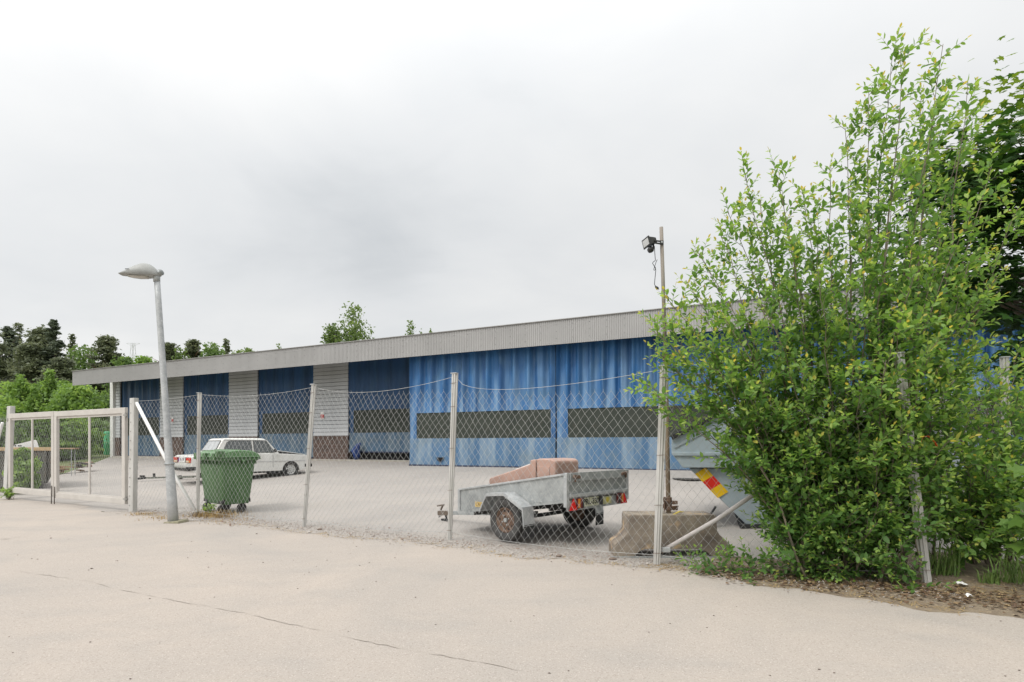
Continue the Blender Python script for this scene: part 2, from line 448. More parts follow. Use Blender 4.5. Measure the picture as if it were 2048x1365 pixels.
# ------------------------------------------------------------------ building
def curtain_mat(name, dark, mid, dust, dirt, amount):
    m = bpy.data.materials.new(name); m.use_nodes = True
    nt = m.node_tree; nt.nodes.clear(); N = nt.nodes.new; L = nt.links.new
    out = N('ShaderNodeOutputMaterial'); b = N('ShaderNodeBsdfPrincipled'); L(b.outputs[0], out.inputs[0])
    b.inputs['Roughness'].default_value = 0.5; b.inputs['Specular IOR Level'].default_value = 0.35
    tc = N('ShaderNodeTexCoord')
    def noise(s, st, d=5):
        mp = N('ShaderNodeMapping'); mp.inputs['Scale'].default_value = st; L(tc.outputs['Object'], mp.inputs[0])
        n = N('ShaderNodeTexNoise'); L(mp.outputs[0], n.inputs['Vector']); n.inputs['Scale'].default_value = s; n.inputs['Detail'].default_value = d
        return n.outputs[0]
    def ramp(f, a, b_, ca, cb):
        r = N('ShaderNodeValToRGB'); L(f, r.inputs[0]); e = r.color_ramp.elements
        e[0].position = a; e[0].color = (*ca, 1); e[1].position = b_; e[1].color = (*cb, 1)
        return r.outputs[0]
    def mix(fac, A, B):
        x = N('ShaderNodeMix'); x.data_type = 'RGBA'
        for s, v in (('Factor', fac), ('A', A), ('B', B)):
            if isinstance(v, tuple): x.inputs[s].default_value = (*v, 1)
            else: L(v, x.inputs[s])
        return x.outputs['Result']
    c = ramp(noise(2.2, (1, 1, 0.10)), 0.36, 0.62, dark, mid)
    # dust clings to the lower part of the cloth and streaks down the folds
    sp = N('ShaderNodeSeparateXYZ'); L(tc.outputs['Object'], sp.inputs[0])
    mr = N('ShaderNodeMapRange'); mr.clamp = True; L(sp.outputs[2], mr.inputs[0])
    mr.inputs['From Min'].default_value = 5.0; mr.inputs['From Max'].default_value = 2.7; mr.inputs['To Min'].default_value = 0.12; mr.inputs['To Max'].default_value = 1.0
    st = N('ShaderNodeMath'); st.operation = 'MULTIPLY'; L(ramp(noise(3.4, (1, 1, 0.10), 5), 0.42, 0.66, (0, 0, 0), (amount,) * 3), st.inputs[0]); L(mr.outputs[0], st.inputs[1])
    c = mix(st.outputs[0], c, dust)
    c = mix(ramp(noise(1.6, (1, 1, 1), 8), 0.50, 0.74, (0, 0, 0), (amount * 0.8,) * 3), c, dirt)
    L(c, b.inputs['Base Color'])
    bp = N('ShaderNodeBump'); bp.inputs['Strength'].default_value = 0.25; bp.inputs['Distance'].default_value = 0.03
    L(noise(5, (1, 1, 0.35), 5), bp.inputs['Height']); L(bp.outputs[0], b.inputs['Normal'])
    return m
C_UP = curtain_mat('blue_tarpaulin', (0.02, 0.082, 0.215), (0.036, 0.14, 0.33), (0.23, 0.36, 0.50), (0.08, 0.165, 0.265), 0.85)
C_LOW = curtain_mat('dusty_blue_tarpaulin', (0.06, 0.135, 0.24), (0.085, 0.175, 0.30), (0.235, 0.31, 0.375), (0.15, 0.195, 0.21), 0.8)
C_UPD = curtain_mat('blue_tarpaulin_shaded', (0.014, 0.045, 0.112), (0.024, 0.078, 0.185), (0.045, 0.10, 0.19), (0.028, 0.07, 0.11), 0.6)  # same blue cloth darkened: canopy shade on the recessed doors put into its colour
C_LOWD = curtain_mat('worn_blue_tarpaulin_shaded', (0.045, 0.095, 0.155), (0.065, 0.125, 0.20), (0.15, 0.19, 0.215), (0.11, 0.125, 0.12), 0.7)  # dirty lower cloth, likewise darkened for the shade under the canopy
C_WIN = mat('clouded_window_film', (0.033, 0.040, 0.033), (0.050, 0.056, 0.046), scale=1.6, rough=0.5, bump=0.08, bscale=6, c3=(0.05, 0.052, 0.042), s3=4, t3=0.58, spec=0.2)
HEM = mat('dark_hem', (0.014, 0.022, 0.05), (0.025, 0.035, 0.07), rough=0.7)
BRICK = None
def brick_mat():
    m = bpy.data.materials.new('red_brick'); m.use_nodes = True
    nt = m.node_tree; b = nt.nodes['Principled BSDF']; N = nt.nodes.new; L = nt.links.new
    uv = N('ShaderNodeTexCoord'); mp = N('ShaderNodeMapping'); L(uv.outputs['Object'], mp.inputs[0])
    mp.inputs['Rotation'].default_value = (radians(90), 0, 0)
    bt = N('ShaderNodeTexBrick'); L(mp.outputs[0], bt.inputs['Vector'])
    bt.inputs['Color1'].default_value = (0.12, 0.068, 0.05, 1); bt.inputs['Color2'].default_value = (0.085, 0.056, 0.046, 1)
    bt.inputs['Mortar'].default_value = (0.16, 0.145, 0.135, 1); bt.inputs['Scale'].default_value = 1.0
    bt.inputs['Brick Width'].default_value = 0.27; bt.inputs['Row Height'].default_value = 0.075; bt.inputs['Mortar Size'].default_value = 0.008
    n = N('ShaderNodeTexNoise'); n.inputs['Scale'].default_value = 2.5; n.inputs['Detail'].default_value = 6; L(uv.outputs['Object'], n.inputs['Vector'])
    mx = N('ShaderNodeMix'); mx.data_type = 'RGBA'; mx.blend_type = 'MULTIPLY'; mx.inputs['Factor'].default_value = 0.6
    r = N('ShaderNodeValToRGB'); L(n.outputs[0], r.inputs[0]); r.color_ramp.elements[0].position = 0.3; r.color_ramp.elements[0].color = (0.45, 0.4, 0.38, 1); r.color_ramp.elements[1].position = 0.65
    L(bt.outputs[0], mx.inputs['A']); L(r.outputs[0], mx.inputs['B']); L(mx.outputs['Result'], b.inputs['Base Color'])
    b.inputs['Roughness'].default_value = 0.9
    bp = N('ShaderNodeBump'); bp.inputs['Strength'].default_value = 0.5; bp.inputs['Distance'].default_value = 0.01; bp.invert = True
    L(bt.outputs['Fac'], bp.inputs['Height']); L(bp.outputs[0], b.inputs['Normal'])
    return m
BRICK = brick_mat()

UF0, UF1 = ub(145.3, 2.3), ub(2300, 2.3)
ZF0, ZF1 = 5.02, 5.87
bld = thing('industrial_hall', 'long low industrial hall with grey ribbed fascia, pale wall piers and blue curtain doors', 'building', BP(0, 0, 0), atan2(BU.y, BU.x))
def LB(u, off, z): return Vector((u, -off, z))          # local frame of the hall: x along, -y towards the yard

def bld_build():
    DOORF = 1.75
    # roof slab, soffit, fascia
    uL_ = ub(229, 0)
    b = MB(); b.box(((uL_ + UF1) / 2, 7.6, 5.76), (UF1 - uL_, 15.1, 0.18)); b.build('roof', ROOFM, bld)
    b = MB(); b.box(((UF0 + UF1) / 2, -1.1, 5.765), (UF1 - UF0 - 0.06, 2.28, 0.16)); b.build('canopy', ROOFM, bld)
    # ribbed fascia: real trapezoid ribs
    pitch = 0.075; n = int((UF1 - UF0) / pitch); b = MB()
    prof = []
    for i in range(n):
        u = UF0 + i * pitch
        prof += [(u, 2.31), (u + 0.037, 2.31), (u + 0.044, 2.295), (u + 0.068, 2.295)]
    prof.append((UF0 + n * pitch, 2.31))
    for u, o in prof: b.v += [tuple(LB(u, o, ZF0)), tuple(LB(u, o, ZF1))]
    b.f = [(2 * i, 2 * i + 2, 2 * i + 3, 2 * i + 1) for i in range(len(prof) - 1)]
    fo = b.build('fascia', FASC, bld, fix=False)
    b = MB(); b.box(((UF0 + UF1) / 2, -2.30, ZF1 + 0.015), (UF1 - UF0 + 0.05, 0.1, 0.025)); b.build('cap_flashing', mat('flashing', (0.33, 0.32, 0.31), rough=0.5, metal=0.2), fo)
    b = MB(); b.box(((UF0 + UF1) / 2, -2.25, (ZF0 + ZF1) / 2), (UF1 - UF0 - 0.02, 0.05, ZF1 - ZF0 - 0.02)); b.build('fascia_backing', mat('backing_board', (0.06, 0.06, 0.06), rough=0.9), bld)
    b = MB(); b.box((UF0 + 0.012, -1.13, 5.66), (0.024, 2.3, 0.42)); b.build('gable_fascia', FASC, bld)
    # screws along the fascia
    b = MB()
    for zz in (ZF0 + 0.2, ZF0 + 0.45, ZF0 + 0.68):
        u = UF0 + 0.3
        while u < UF1:
            k = int((u - UF0) / pitch); uu = UF0 + k * pitch + 0.018
            b.box(LB(uu, 2.32, zz + 0.01 * sin(u)), (0.016, 0.012, 0.016)); u += 0.6
    o = b.build('screw_heads', mat('screw', (0.2, 0.195, 0.19), rough=0.5), fo, fix=False); o['kind'] = 'stuff'
    # back and side walls, inner wall behind the curtains
    uL = ub(229, 0); uP = ub(819, DOORF)
    b = MB(); b.box(((uL + UF1) / 2, 14.9, 3.0), (UF1 - uL, 0.2, 5.4)); b.build('rear_wall', SIDING, bld)
    b = MB(); b.box((uL + 0.1, 7.45, 3.0), (0.2, 14.7, 5.4)); b.build('end_wall', SIDING, bld)
    b = MB(); b.box(((uL + UF1) / 2, 0.35, 3.0), (UF1 - uL - 0.3, 0.1, 5.4)); b.build('inner_wall', mat('dark_interior', (0.02, 0.02, 0.022), rough=0.9), bld)
    # corner column
    xa, xb = ub(222.5, 0.1), ub(228.5, 0.1)
    b = MB(); b.box(((xa + xb) / 2, -0.1, 3.1), (xb - xa, 0.16, 5.0)); b.build('corner_column', WHITEP, bld, bevel=0.01)
    piers = [(229, 241), (321, 367), (459, 516), (628, 697)]
    doors = [(241, 321), (367, 459), (516, 628), (697, 860)]
    board_me = {}
    for i, (xa, xb) in enumerate(piers):
        u0, u1 = ub(xa, 0), ub(xb, 0); w = u1 - u0
        root = bpy.data.objects.new('wall_pier', None); COL.objects.link(root); root.parent = bld; root.location = (u0, 0, 0)
        b = MB(); b.box((w / 2, 0.11, 3.1), (w - 0.02, 0.2, 5.1)); b.build('backing', mat('backing_board', None), root) if False else b.build('pier_core', MATS['backing_board'], root)
        zb = gh(*BP(u0, 0, 0).xy)
        b = MB(); b.box((w / 2, 0.02, 0.55 + 1.37 / 2), (w, 0.16, 1.37)); b.build('brick_plinth', BRICK, root)
        z = 1.925; me = None
        b = MB()
        # one lapped board, bottom edge proud
        h = 0.188
        b.hexa([(0, -0.052, 0), (w, -0.052, 0), (w, 0.02, 0), (0, 0.02, 0)], [(0, -0.03, h - 0.02), (w, -0.03, h - 0.02), (w, 0.02, h - 0.02), (0, 0.02, h - 0.02)])
        me = b.mesh('siding_board', SIDING)
        while z + h < 5.66:
            o = link('siding_board', me, root); o.location = (0, 0, z + rng.uniform(-0.002, 0.002)); z += h
    # small red and white notices on two piers
    for (x, y, wd, hg) in ((644.6, 831.5, 8.5, 15), (345, 840, 6, 11)):
        r = Vector(((x - 1024) / F_PX, 1.0)); t = (W0.dot(BN) - 0.07) / r.dot(BN)
        u = ub(x, 0.07); zz = EYE - (y - HY) / F_PX * t; k = t / F_PX
        w_, h_ = wd * k / BU.x * 0.9, hg * k
        nroot = thing('notice', 'small red and white notice on the %s pale wall pier' % ('widest' if x > 600 else 'lamp-side narrow'), 'sign', (bld.matrix_basis @ LB(u, 0.07, zz)), atan2(BU.y, BU.x), 'notices on the hall wall')
        b = MB(); b.box((0, 0, 0), (w_, 0.012, h_)); b.build('plate', WHITEP, nroot)
        b = MB(); b.box((0, -0.009, -0.08 * h_), (w_ * 0.98, 0.004, h_ * 0.42)); rp = b.build('red_field', mat('sign_red', (0.55, 0.03, 0.03), (0.45, 0.03, 0.03), rough=0.5), nroot)
        b = MB()
        for q, ww in ((-0.02, 0.5), (-0.12, 0.6)): b.box((0, -0.013, q * h_), (w_ * ww, 0.003, h_ * 0.035))
        b.build('printed_lines', WHITEP, rp)
        b = MB(); b.box((0, -0.009, -0.38 * h_), (w_ * 0.7, 0.003, h_ * 0.04)); b.build('printed_line', MATS['sign_red'], nroot)
    # curtain doors
    def door(name, u0, u1, off, zt, zb, win, folds, amp, mu, ml, marg, label=None, gapz=None):
        root = bpy.data.objects.new('curtain_door', None); COL.objects.link(root); root.parent = bld; root.location = LB(u0, off, 0)
        if label: root['label'] = label
        w = u1 - u0; wz0, wz1 = win
        ph = rng.uniform(0, 6)
        sds = [rng.uniform(-1, 1) for _ in range(200)]
        def fold(u, f):
            k = u / w * folds
            a = sin(2 * pi * k + ph + 0.9 * sin(k * 0.9 + ph)) + 0.45 * sin(2 * pi * k * 1.9 + 1.3 + 0.7 * sin(k))
            return amp * f * a
        nu = int(max(40, folds * 14))
        b = MB(); b.grid(nu, 14, lambda a, c: Vector((a * w, -fold(a * w, 0.35 + 0.65 * min(1, max(0, (c - 0.02) / 0.35))) , wz1 + (zt - wz1) * c)))
        b.build('curtain', mu, root, smooth=True, fix=False)
        b = MB(); b.grid(8, 2, lambda a, c: Vector((marg[0] + a * (w - marg[0] - marg[1]), 0.012 + 0.006 * sin(a * 9), wz0 + (wz1 - wz0) * c)))
        b.build('window_strip', C_WIN, root, smooth=True, fix=False)
        for sa, sb in ((0, marg[0]), (w - marg[1], w)):
            b = MB()
            if sb - sa > 0.01: b.grid(6, 6, lambda a, c: Vector((sa + a * (sb - sa), 0.006 - fold(sa + a * (sb - sa), 0.35 * c), wz0 + (wz1 - wz0) * c)))
            if b.v: b.build('window_border', mu, root, smooth=True, fix=False)
        b = MB()
        def low(a, c):
            u = a * w
            return Vector((u, -0.018 * sin(u * 2.1 + ph) * (1 - c) - 0.012 * sin(u * 5.3) - 0.02 * (1 - c), zb + 0.05 + (wz0 - zb - 0.05) * c))
        b.grid(40, 8, low); b.build('apron', ml, root, smooth=True, fix=False)
        b = MB(); b.tube([Vector((a / 20 * w, -0.035 - 0.018 * sin(a / 20 * w * 2.1 + ph), zb + 0.035)) for a in range(21)], 0.04, 8); b.build('hem', HEM, root, smooth=True)
        return root
    for i, (xa, xb) in enumerate(doors):
        u0, u1 = ub(xa, -0.05), ub(xb, -0.05)
        gz = gh(*BP((u0 + u1) / 2, 0, 0).xy)
        up = 0.34 if i == 3 else 0.04
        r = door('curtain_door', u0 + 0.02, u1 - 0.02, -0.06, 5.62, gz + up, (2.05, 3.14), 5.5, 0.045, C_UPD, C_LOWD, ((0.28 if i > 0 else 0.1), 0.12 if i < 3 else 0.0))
    # projecting bay doors
    zf = 5.62
    cols = [(820, 1111), (1114, 1502), (1506, 2250)]
    for i, (xa, xb) in enumerate(cols):
        u0, u1 = ub(xa, DOORF), ub(xb, DOORF)
        r = door('curtain_door', u0, u1, DOORF, 5.30, 0.60, (1.74, 2.78), (12, 16, 28)[i], 0.07, C_UP, C_LOW, (0.33, 0.18) if i == 0 else (0.42, 0.25))
        if i == 0:
            # three-cornered tear low in the curtain
            ua, ub_, uc = ub(872, DOORF) - u0, ub(891, DOORF) - u0, ub(881, DOORF) - u0
            b = MB(); b.prism([(ua, 0.97), (ub_, 0.975), (ub_ - 0.12, 0.86), (uc, 0.77), (ua + 0.1, 0.87)], lambda a, z, d: Vector((a, -0.066 - d, z)), 0, 0.006)
            b.build('tear', mat('tear_shadow', (0.012, 0.011, 0.012), rough=0.9), r)
            b = MB(); b.prism([(ua, 0.97), (ua + 0.1, 0.98), (ua + 0.14, 0.89)], lambda a, z, d: Vector((a, -0.076 - d * 6, z)), 0, 0.006); b.build('torn_flap', C_LOWD, r)
        if i == 1:
            for (xa_, ya_, xb_, yb_) in ((1215, 918, 1235, 924), (1165, 921, 1180, 926), (1205, 877, 1222, 884)):
                pass
    # return wall and frame of the projecting bay
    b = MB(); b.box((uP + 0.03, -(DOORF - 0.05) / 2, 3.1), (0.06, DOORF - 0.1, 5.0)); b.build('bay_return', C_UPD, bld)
    for x in (1112.5, 1504):
        u = ub(x, DOORF - 0.06); b = MB(); b.box((u, -(DOORF - 0.1), 3.0), (0.10, 0.08, 4.9)); b.build('door_post', mat('dark_post', (0.02, 0.022, 0.03), rough=0.7), bld)
    b = MB(); b.box(((uP + UF1) / 2, -(DOORF - 0.35), 3.0), (UF1 - uP, 0.06, 4.8)); b.build('bay_backing', MATS['dark_interior'], bld)
    # concrete threshold before the recessed doors
    b = MB(); ua, uc = ub(241, 0.1), uP
    b.box(((ua + uc) / 2, -0.25, 0.70), (uc - ua, 0.7, 0.14)); b.build('threshold', mat('old_concrete', (0.40, 0.37, 0.32), (0.30, 0.28, 0.25), scale=3, rough=0.9, bump=0.3, c3=(0.22, 0.19, 0.16), s3=9, t3=0.6), bld)
bld_build()

# bundled blue tarpaulin hanging by the half-raised door
def tarp_bundle():
    c = P(712, 893, 25.0); c.z = 0
    g = 0.77
    rings = []
    for z, rx, ry, ox in ((0, .10, .12, 0), (.2, .17, .15, .02), (.42, .19, .14, -.03), (.6, .13, .12, .05), (.74, .10, .06, .14), (.80, .03, .03, .2)):
        rings.append([Vector((ox + rx * cos(a) * (1 + .22 * sin(3 * a + z * 5)), ry * sin(a) * (1 + .22 * cos(4 * a + z * 3)), g + z)) for a in [2 * pi * k / 20 for k in range(20)]])
    b = MB(); b.loft(rings); o = b.build('tarpaulin_bundle', mat('bright_blue_tarp', (0.012, 0.035, 0.15), (0.02, 0.055, 0.20), scale=5, rough=0.45, bump=0.4), smooth=True)
    o.location = (c.x, c.y, 0)
    tag(o, 'bundled bright blue tarpaulin at the foot of the half raised recessed door', 'tarpaulin')
tarp_bundle()

# ------------------------------------------------------------------ fence
POSTS = [  # base px, top px
    ('A', (264, 1024), (268, 797)), ('B', (396, 1033), (401, 787)), ('C', (609, 1055), (629, 770)), ('D', (900, 1081), (911, 748)),
    ('E', (1314, 1130), (1329, 733)), ('F', (1853, 1167), (1796, 708))]
def zbase(y): return F_PX * EYE / (y - HY)
PB = {}; PT = {}
for nme, b_, t_ in POSTS:
    Z = zbase(b_[1]); PB[nme] = P(b_[0], b_[1], Z); PT[nme] = P(t_[0], t_[1], Z + 0.02)
PB['E'].y += 0; 
fence_rz = atan2(FT.y, FT.x)
def omega_post(p, q, w0, w1, parent, label=None, face=None):
    """ribbed sheet-steel post: channel with two flanges and a middle groove"""
    p, q = Vector(p), Vector(q)
    ax = (q - p).normalized(); s = Vector((FT.x, FT.y, 0)) if face is None else Vector(face); f = Vector((s.y, -s.x, 0))
    if f.y > 0: f = -f
    b = MB(); rings = []
    for t, w in ((-0.12, w0), (0.0, w0), (0.3, w0 + (w1 - w0) * 0.45), (1.0, w1)):
        c = p + (q - p) * t; h = w * 0.55
        pr = [(-.5, 0), (-.5, -.45), (-.30, -.45), (-.24, -.9), (-.08, -.95), (-.05, -.72), (.05, -.72), (.08, -.95), (.24, -.9), (.30, -.45), (.5, -.45), (.5, 0)]
        rings.append([c + s * (a * w) + f * (-d * h) for a, d in pr])
    b.loft(rings)
    o = b.build('post', POSTM, parent, label=label)
    # bolt heads / tie wires
    m = MB()
    for t in (0.06, 0.3, 0.55, 0.8, 0.94):
        c = p + (q - p) * t; w = w0 + (w1 - w0) * t
        m.bar(c + f * (w * 0.56) - s * (w * .55), c + f * (w * 0.56) + s * (w * .55) + Vector((0, 0, 0.008)), 0.005, 0.005)
    m.build('tie_wire', RUST, o)['kind'] = 'stuff'
    c = q + f * 0.03; m = MB(); m.box(c + Vector((0, 0, 0.005)), (w1 * 1.05, w1 * 0.6, 0.012), Matrix.Rotation(atan2(s.y, s.x), 3, 'Z')); m.build('cap', GALV, o)
    return o
def chain(p0, p1, t0, t1, parent, w=0.11, h=0.14, r=0.0019, sag=0.0, name='wire_mesh', m=None, wob=0.012, bot=0.03, bulge=0.02):
    """p0/p1 bottom corners, t0/t1 top corners; diamond lattice of thin three-sided wires"""
    p0, p1, t0, t1 = map(lambda v: np.array(v, float), (p0, p1, t0, t1))
    Lh = np.linalg.norm(p1 - p0); Lv = 0.5 * (np.linalg.norm(t0 - p0) + np.linalg.norm(t1 - p1))
    nu = int(round(Lh / w)) * 2; nv = int(round(Lv / h)) * 2
    hd = (p1 - p0); nn = np.array([hd[1], -hd[0], 0]); nn /= np.linalg.norm(nn)
    wv = lambda i, j: (nr.normal(0, wob * 0.35), nr.normal(0, wob * 0.35))
    ph = nr.uniform(0, 6, 4)
    G = np.zeros((nu + 1, nv + 1, 3))
    for i in range(nu + 1):
        a = i / nu; A = p0 + (p1 - p0) * a; B = t0 + (t1 - t0) * a
        B = B + np.array([0, 0, -sag * 4 * a * (1 - a)])
        A = A + np.array([0, 0, bot + 0.02 * sin(a * 9 + ph[0])])
        for j in range(nv + 1):
            c = j / nv
            q = A + (B - A) * c
            q = q + nn * (bulge * sin(pi * a) * sin(2.2 * c * pi + ph[1]) + 0.0025 * (1 if (i + j) % 4 < 2 else -1))
            q = q + (hd / Lh) * (wob * sin(c * 7 + ph[2] + a * 3)) + np.array([0, 0, wob * sin(a * 11 + ph[3] + c * 4)])
            e = 0.0 if i in (0, nu) else 1.0
            q = q + e * ((hd / Lh) * nr.normal(0, 0.004) + np.array([0, 0, nr.normal(0, 0.004)]))
            G[i, j] = q
    P0 = []; P1 = []
    for i in range(nu):
        for j in range(nv):
            if (i + j) % 2 == 0: P0.append(G[i, j]); P1.append(G[i + 1, j + 1])
            else: P0.append(G[i + 1, j]); P1.append(G[i, j + 1])
    # little upstanding knuckles along the top
    for i in range(0, nu + 1):
        if (i + nv) % 2 == 0:
            P0.append(G[i, nv]); P1.append(G[i, nv] + np.array([nr.normal(0, .006), 0, 0.03]))
    P0 = np.array(P0); P1 = np.array(P1); d = P1 - P0; d /= np.linalg.norm(d, axis=1)[:, None]
    s1 = np.cross(d, nn[None, :]); s1 /= np.linalg.norm(s1, axis=1)[:, None]; s2 = np.broadcast_to(nn, s1.shape)
    V = []
    for base in (P0, P1):
        for k in range(3):
            an = 2 * pi * k / 3
            V.append(base + r * (cos(an) * s1 + sin(an) * s2))
    n = len(P0); V = np.stack(V, 1).reshape(-1, 3); o6 = np.arange(n)[:, None] * 6
    Fq = np.concatenate([o6 + np.array([[k, (k + 1) % 3, 3 + (k + 1) % 3, 3 + k]]) for k in range(3)])
    me = npmesh(name, V, Fq, m or WIRE, smooth=True)
    return link(name, me, parent, 'stuff')
fence = thing('chain_link_fence', 'sagging grey chain link fence with leaning pale posts along the road', 'fence', (0, 0, 0))
for nme, w0, w1 in (('B', .075, .10), ('C', .075, .10), ('D', .07, .105), ('E', .085, .10), ('F', .09, .10)):
    lab = {'F': 'weathered post leaning left inside the shrub', 'C': 'post leaning right beside the white car'}.get(nme)
    omega_post(PB[nme], PT[nme], w0, w1, fence, lab)
# tall square post beside the gate carries the fence end
bA = MB(); bA.hexa([PB['A'] + Vector(v) for v in ((-.06, -.03, -.1), (.09, -.11, -.1), (.14, -.03, -.1), (-.01, .05, -.1))], [PT['A'] + Vector(v) for v in ((-.08, -.03, 0), (.08, -.11, 0), (.13, -.03, 0), (-.03, .05, 0))])
gpA = bA.build('gate_post', POSTM, None, bevel=0.008)
tag(gpA, 'tall pale gate post with brace between gate and chain link', 'gate post', 'gate posts')
m_ = MB()
for t in np.linspace(0.06, 0.95, 12):
    c = PB['A'] + (PT['A'] - PB['A']) * float(t); m_.box(c + Vector((-0.02, -0.06, 0)), (0.02, 0.012, 0.02))
m_.build('bolt', mat('bolt_grey', (0.35, 0.34, 0.32), rough=0.6), gpA)
def topcut(n, f): return PB[n] + (PT[n] - PB[n]) * f
back = Vector((FN.x, FN.y, 0)) * 0.012
for a, c, fa, fc, sag in (('A', 'B', .96, .985, .03), ('B', 'C', .985, .97, .06), ('C', 'D', .965, .90, .05), ('D', 'E', .905, .885, .05), ('E', 'F', .90, .88, .06)):
    chain(PB[a] + back, PB[c] + back, topcut(a, fa) + back, topcut(c, fc) + back, fence, sag=sag, w=0.115, h=0.15)
def wire(pts, r, parent, name='tension_wire', m=None, n=5):
    b = MB(); b.tube(pts, r, n); return b.build(name, m or WIRE, parent, smooth=True)
def catenary(p, q, sag, skew=0.5, n=24):
    out = []
    for i in range(n + 1):
        t = i / n; tt = t ** (math.log(0.5) / math.log(skew)); out.append(p + (q - p) * t - Vector((0, 0, sag * 4 * tt * (1 - tt))))
    return out
wire(catenary(topcut('A', .975), topcut('B', .99), .03), .003, fence)
wire(catenary(topcut('B', .99), topcut('C', .985), .09), .003, fence)
wire(catenary(topcut('C', .985), topcut('D', .985), .16, .45), .003, fence)
wire(catenary(topcut('D', .985), topcut('E', .985), .22, .28), .003, fence)
wire(catenary(topcut('E', .985), topcut('F', .985), .08, .3), .003, fence)
for a, c in (('A', 'B'), ('B', 'C'), ('C', 'D'), ('D', 'E'), ('E', 'F')):
    wire(catenary(topcut(a, .05), topcut(c, .05), .05), .003, fence, 'bottom_wire')
# braces
br = MB(); br.tube([P(273, 806, PB['A'].y - .04), P(330, 916, 11.3), P(390, 1024, PB['B'].y - .03)], .034, 10); br.build('brace', WHITEP, fence, smooth=True, label='white diagonal pipe brace beside the lamp')
br = MB(); br.tube([P(1322, 1104, 6.60), P(1433, 1040, 6.52), P(1549, 961, 6.40), P(1690, 838, 6.2), P(1790, 742, 5.95)], .028, 10); br.build('brace', mat('pale_pipe', (0.52, 0.48, 0.46), (0.40, 0.37, 0.35), scale=6, rough=0.6, bump=.1), fence, smooth=True, label='long pale pipe brace rising through the shrub')
br = MB(); br.box(P(1332, 1100, 6.56), (.10, .05, .06)); br.build('brace_clamp', GALV, fence, bevel=.006)
br = MB(); br.box(P(392, 1026, PB['B'].y - .05), (.09, .09, .06)); br.build('brace_clamp', GALV, fence, bevel=.006)
# orange ribbon tied on the post in the shrub
rb = MB(); rp_ = topcut('F', .62) + Vector((0.06, -0.07, 0))
pts = [rp_ + Vector(v) for v in ((0, 0, -.10), (0.0, -.01, -.02), (.02, -.02, .04), (.07, -.02, .05), (.11, -.02, .03), (.15, -.02, -.02), (.17, -.02, -.06))]
for i in range(len(pts) - 1): rb.bar(pts[i], pts[i + 1], .003, .022, (0, -1, 0.2))
tag(rb.build('ribbon', mat('orange_ribbon', (0.75, 0.10, 0.02), (0.65, 0.08, 0.02), rough=0.5), None), 'orange plastic ribbon tied round the fence post inside the shrub', 'ribbon')

# return fence running back beside the shrub
rf = thing('chain_link_fence', 'chain link fence turning back beside the shrub, seen against the far blue door', 'fence', (0, 0, 0))
G0 = P(1893, 985, 0.01); Gz = 8.6; gx = (1888 - 1024) / F_PX * Gz; Gb = Vector((gx, Gz, gh(gx, Gz))); Gt = P(1882, 728, Gz)
Hz = 7.4; hx = (2016 - 1024) / F_PX * Hz; Hb = Vector((hx, Hz, gh(hx, Hz))); Ht = P(2008, 716, Hz)
sd_ = (Gb - PB['F']); sd_.z = 0; sd_.normalize()
omega_post(Gb, Gt, .09, .10, rf); omega_post(Hb, Ht, .09, .10, rf)
chain(PB['F'] + Vector((0.05, 0.03, 0)), Gb, topcut('F', .86) + Vector((0.05, .03, 0)), Gb + (Gt - Gb) * .93, rf, sag=.05)
chain(Gb, Hb, Gb + (Gt - Gb) * .93, Hb + (Ht - Hb) * .93, rf, sag=.05, w=.05, h=.11)

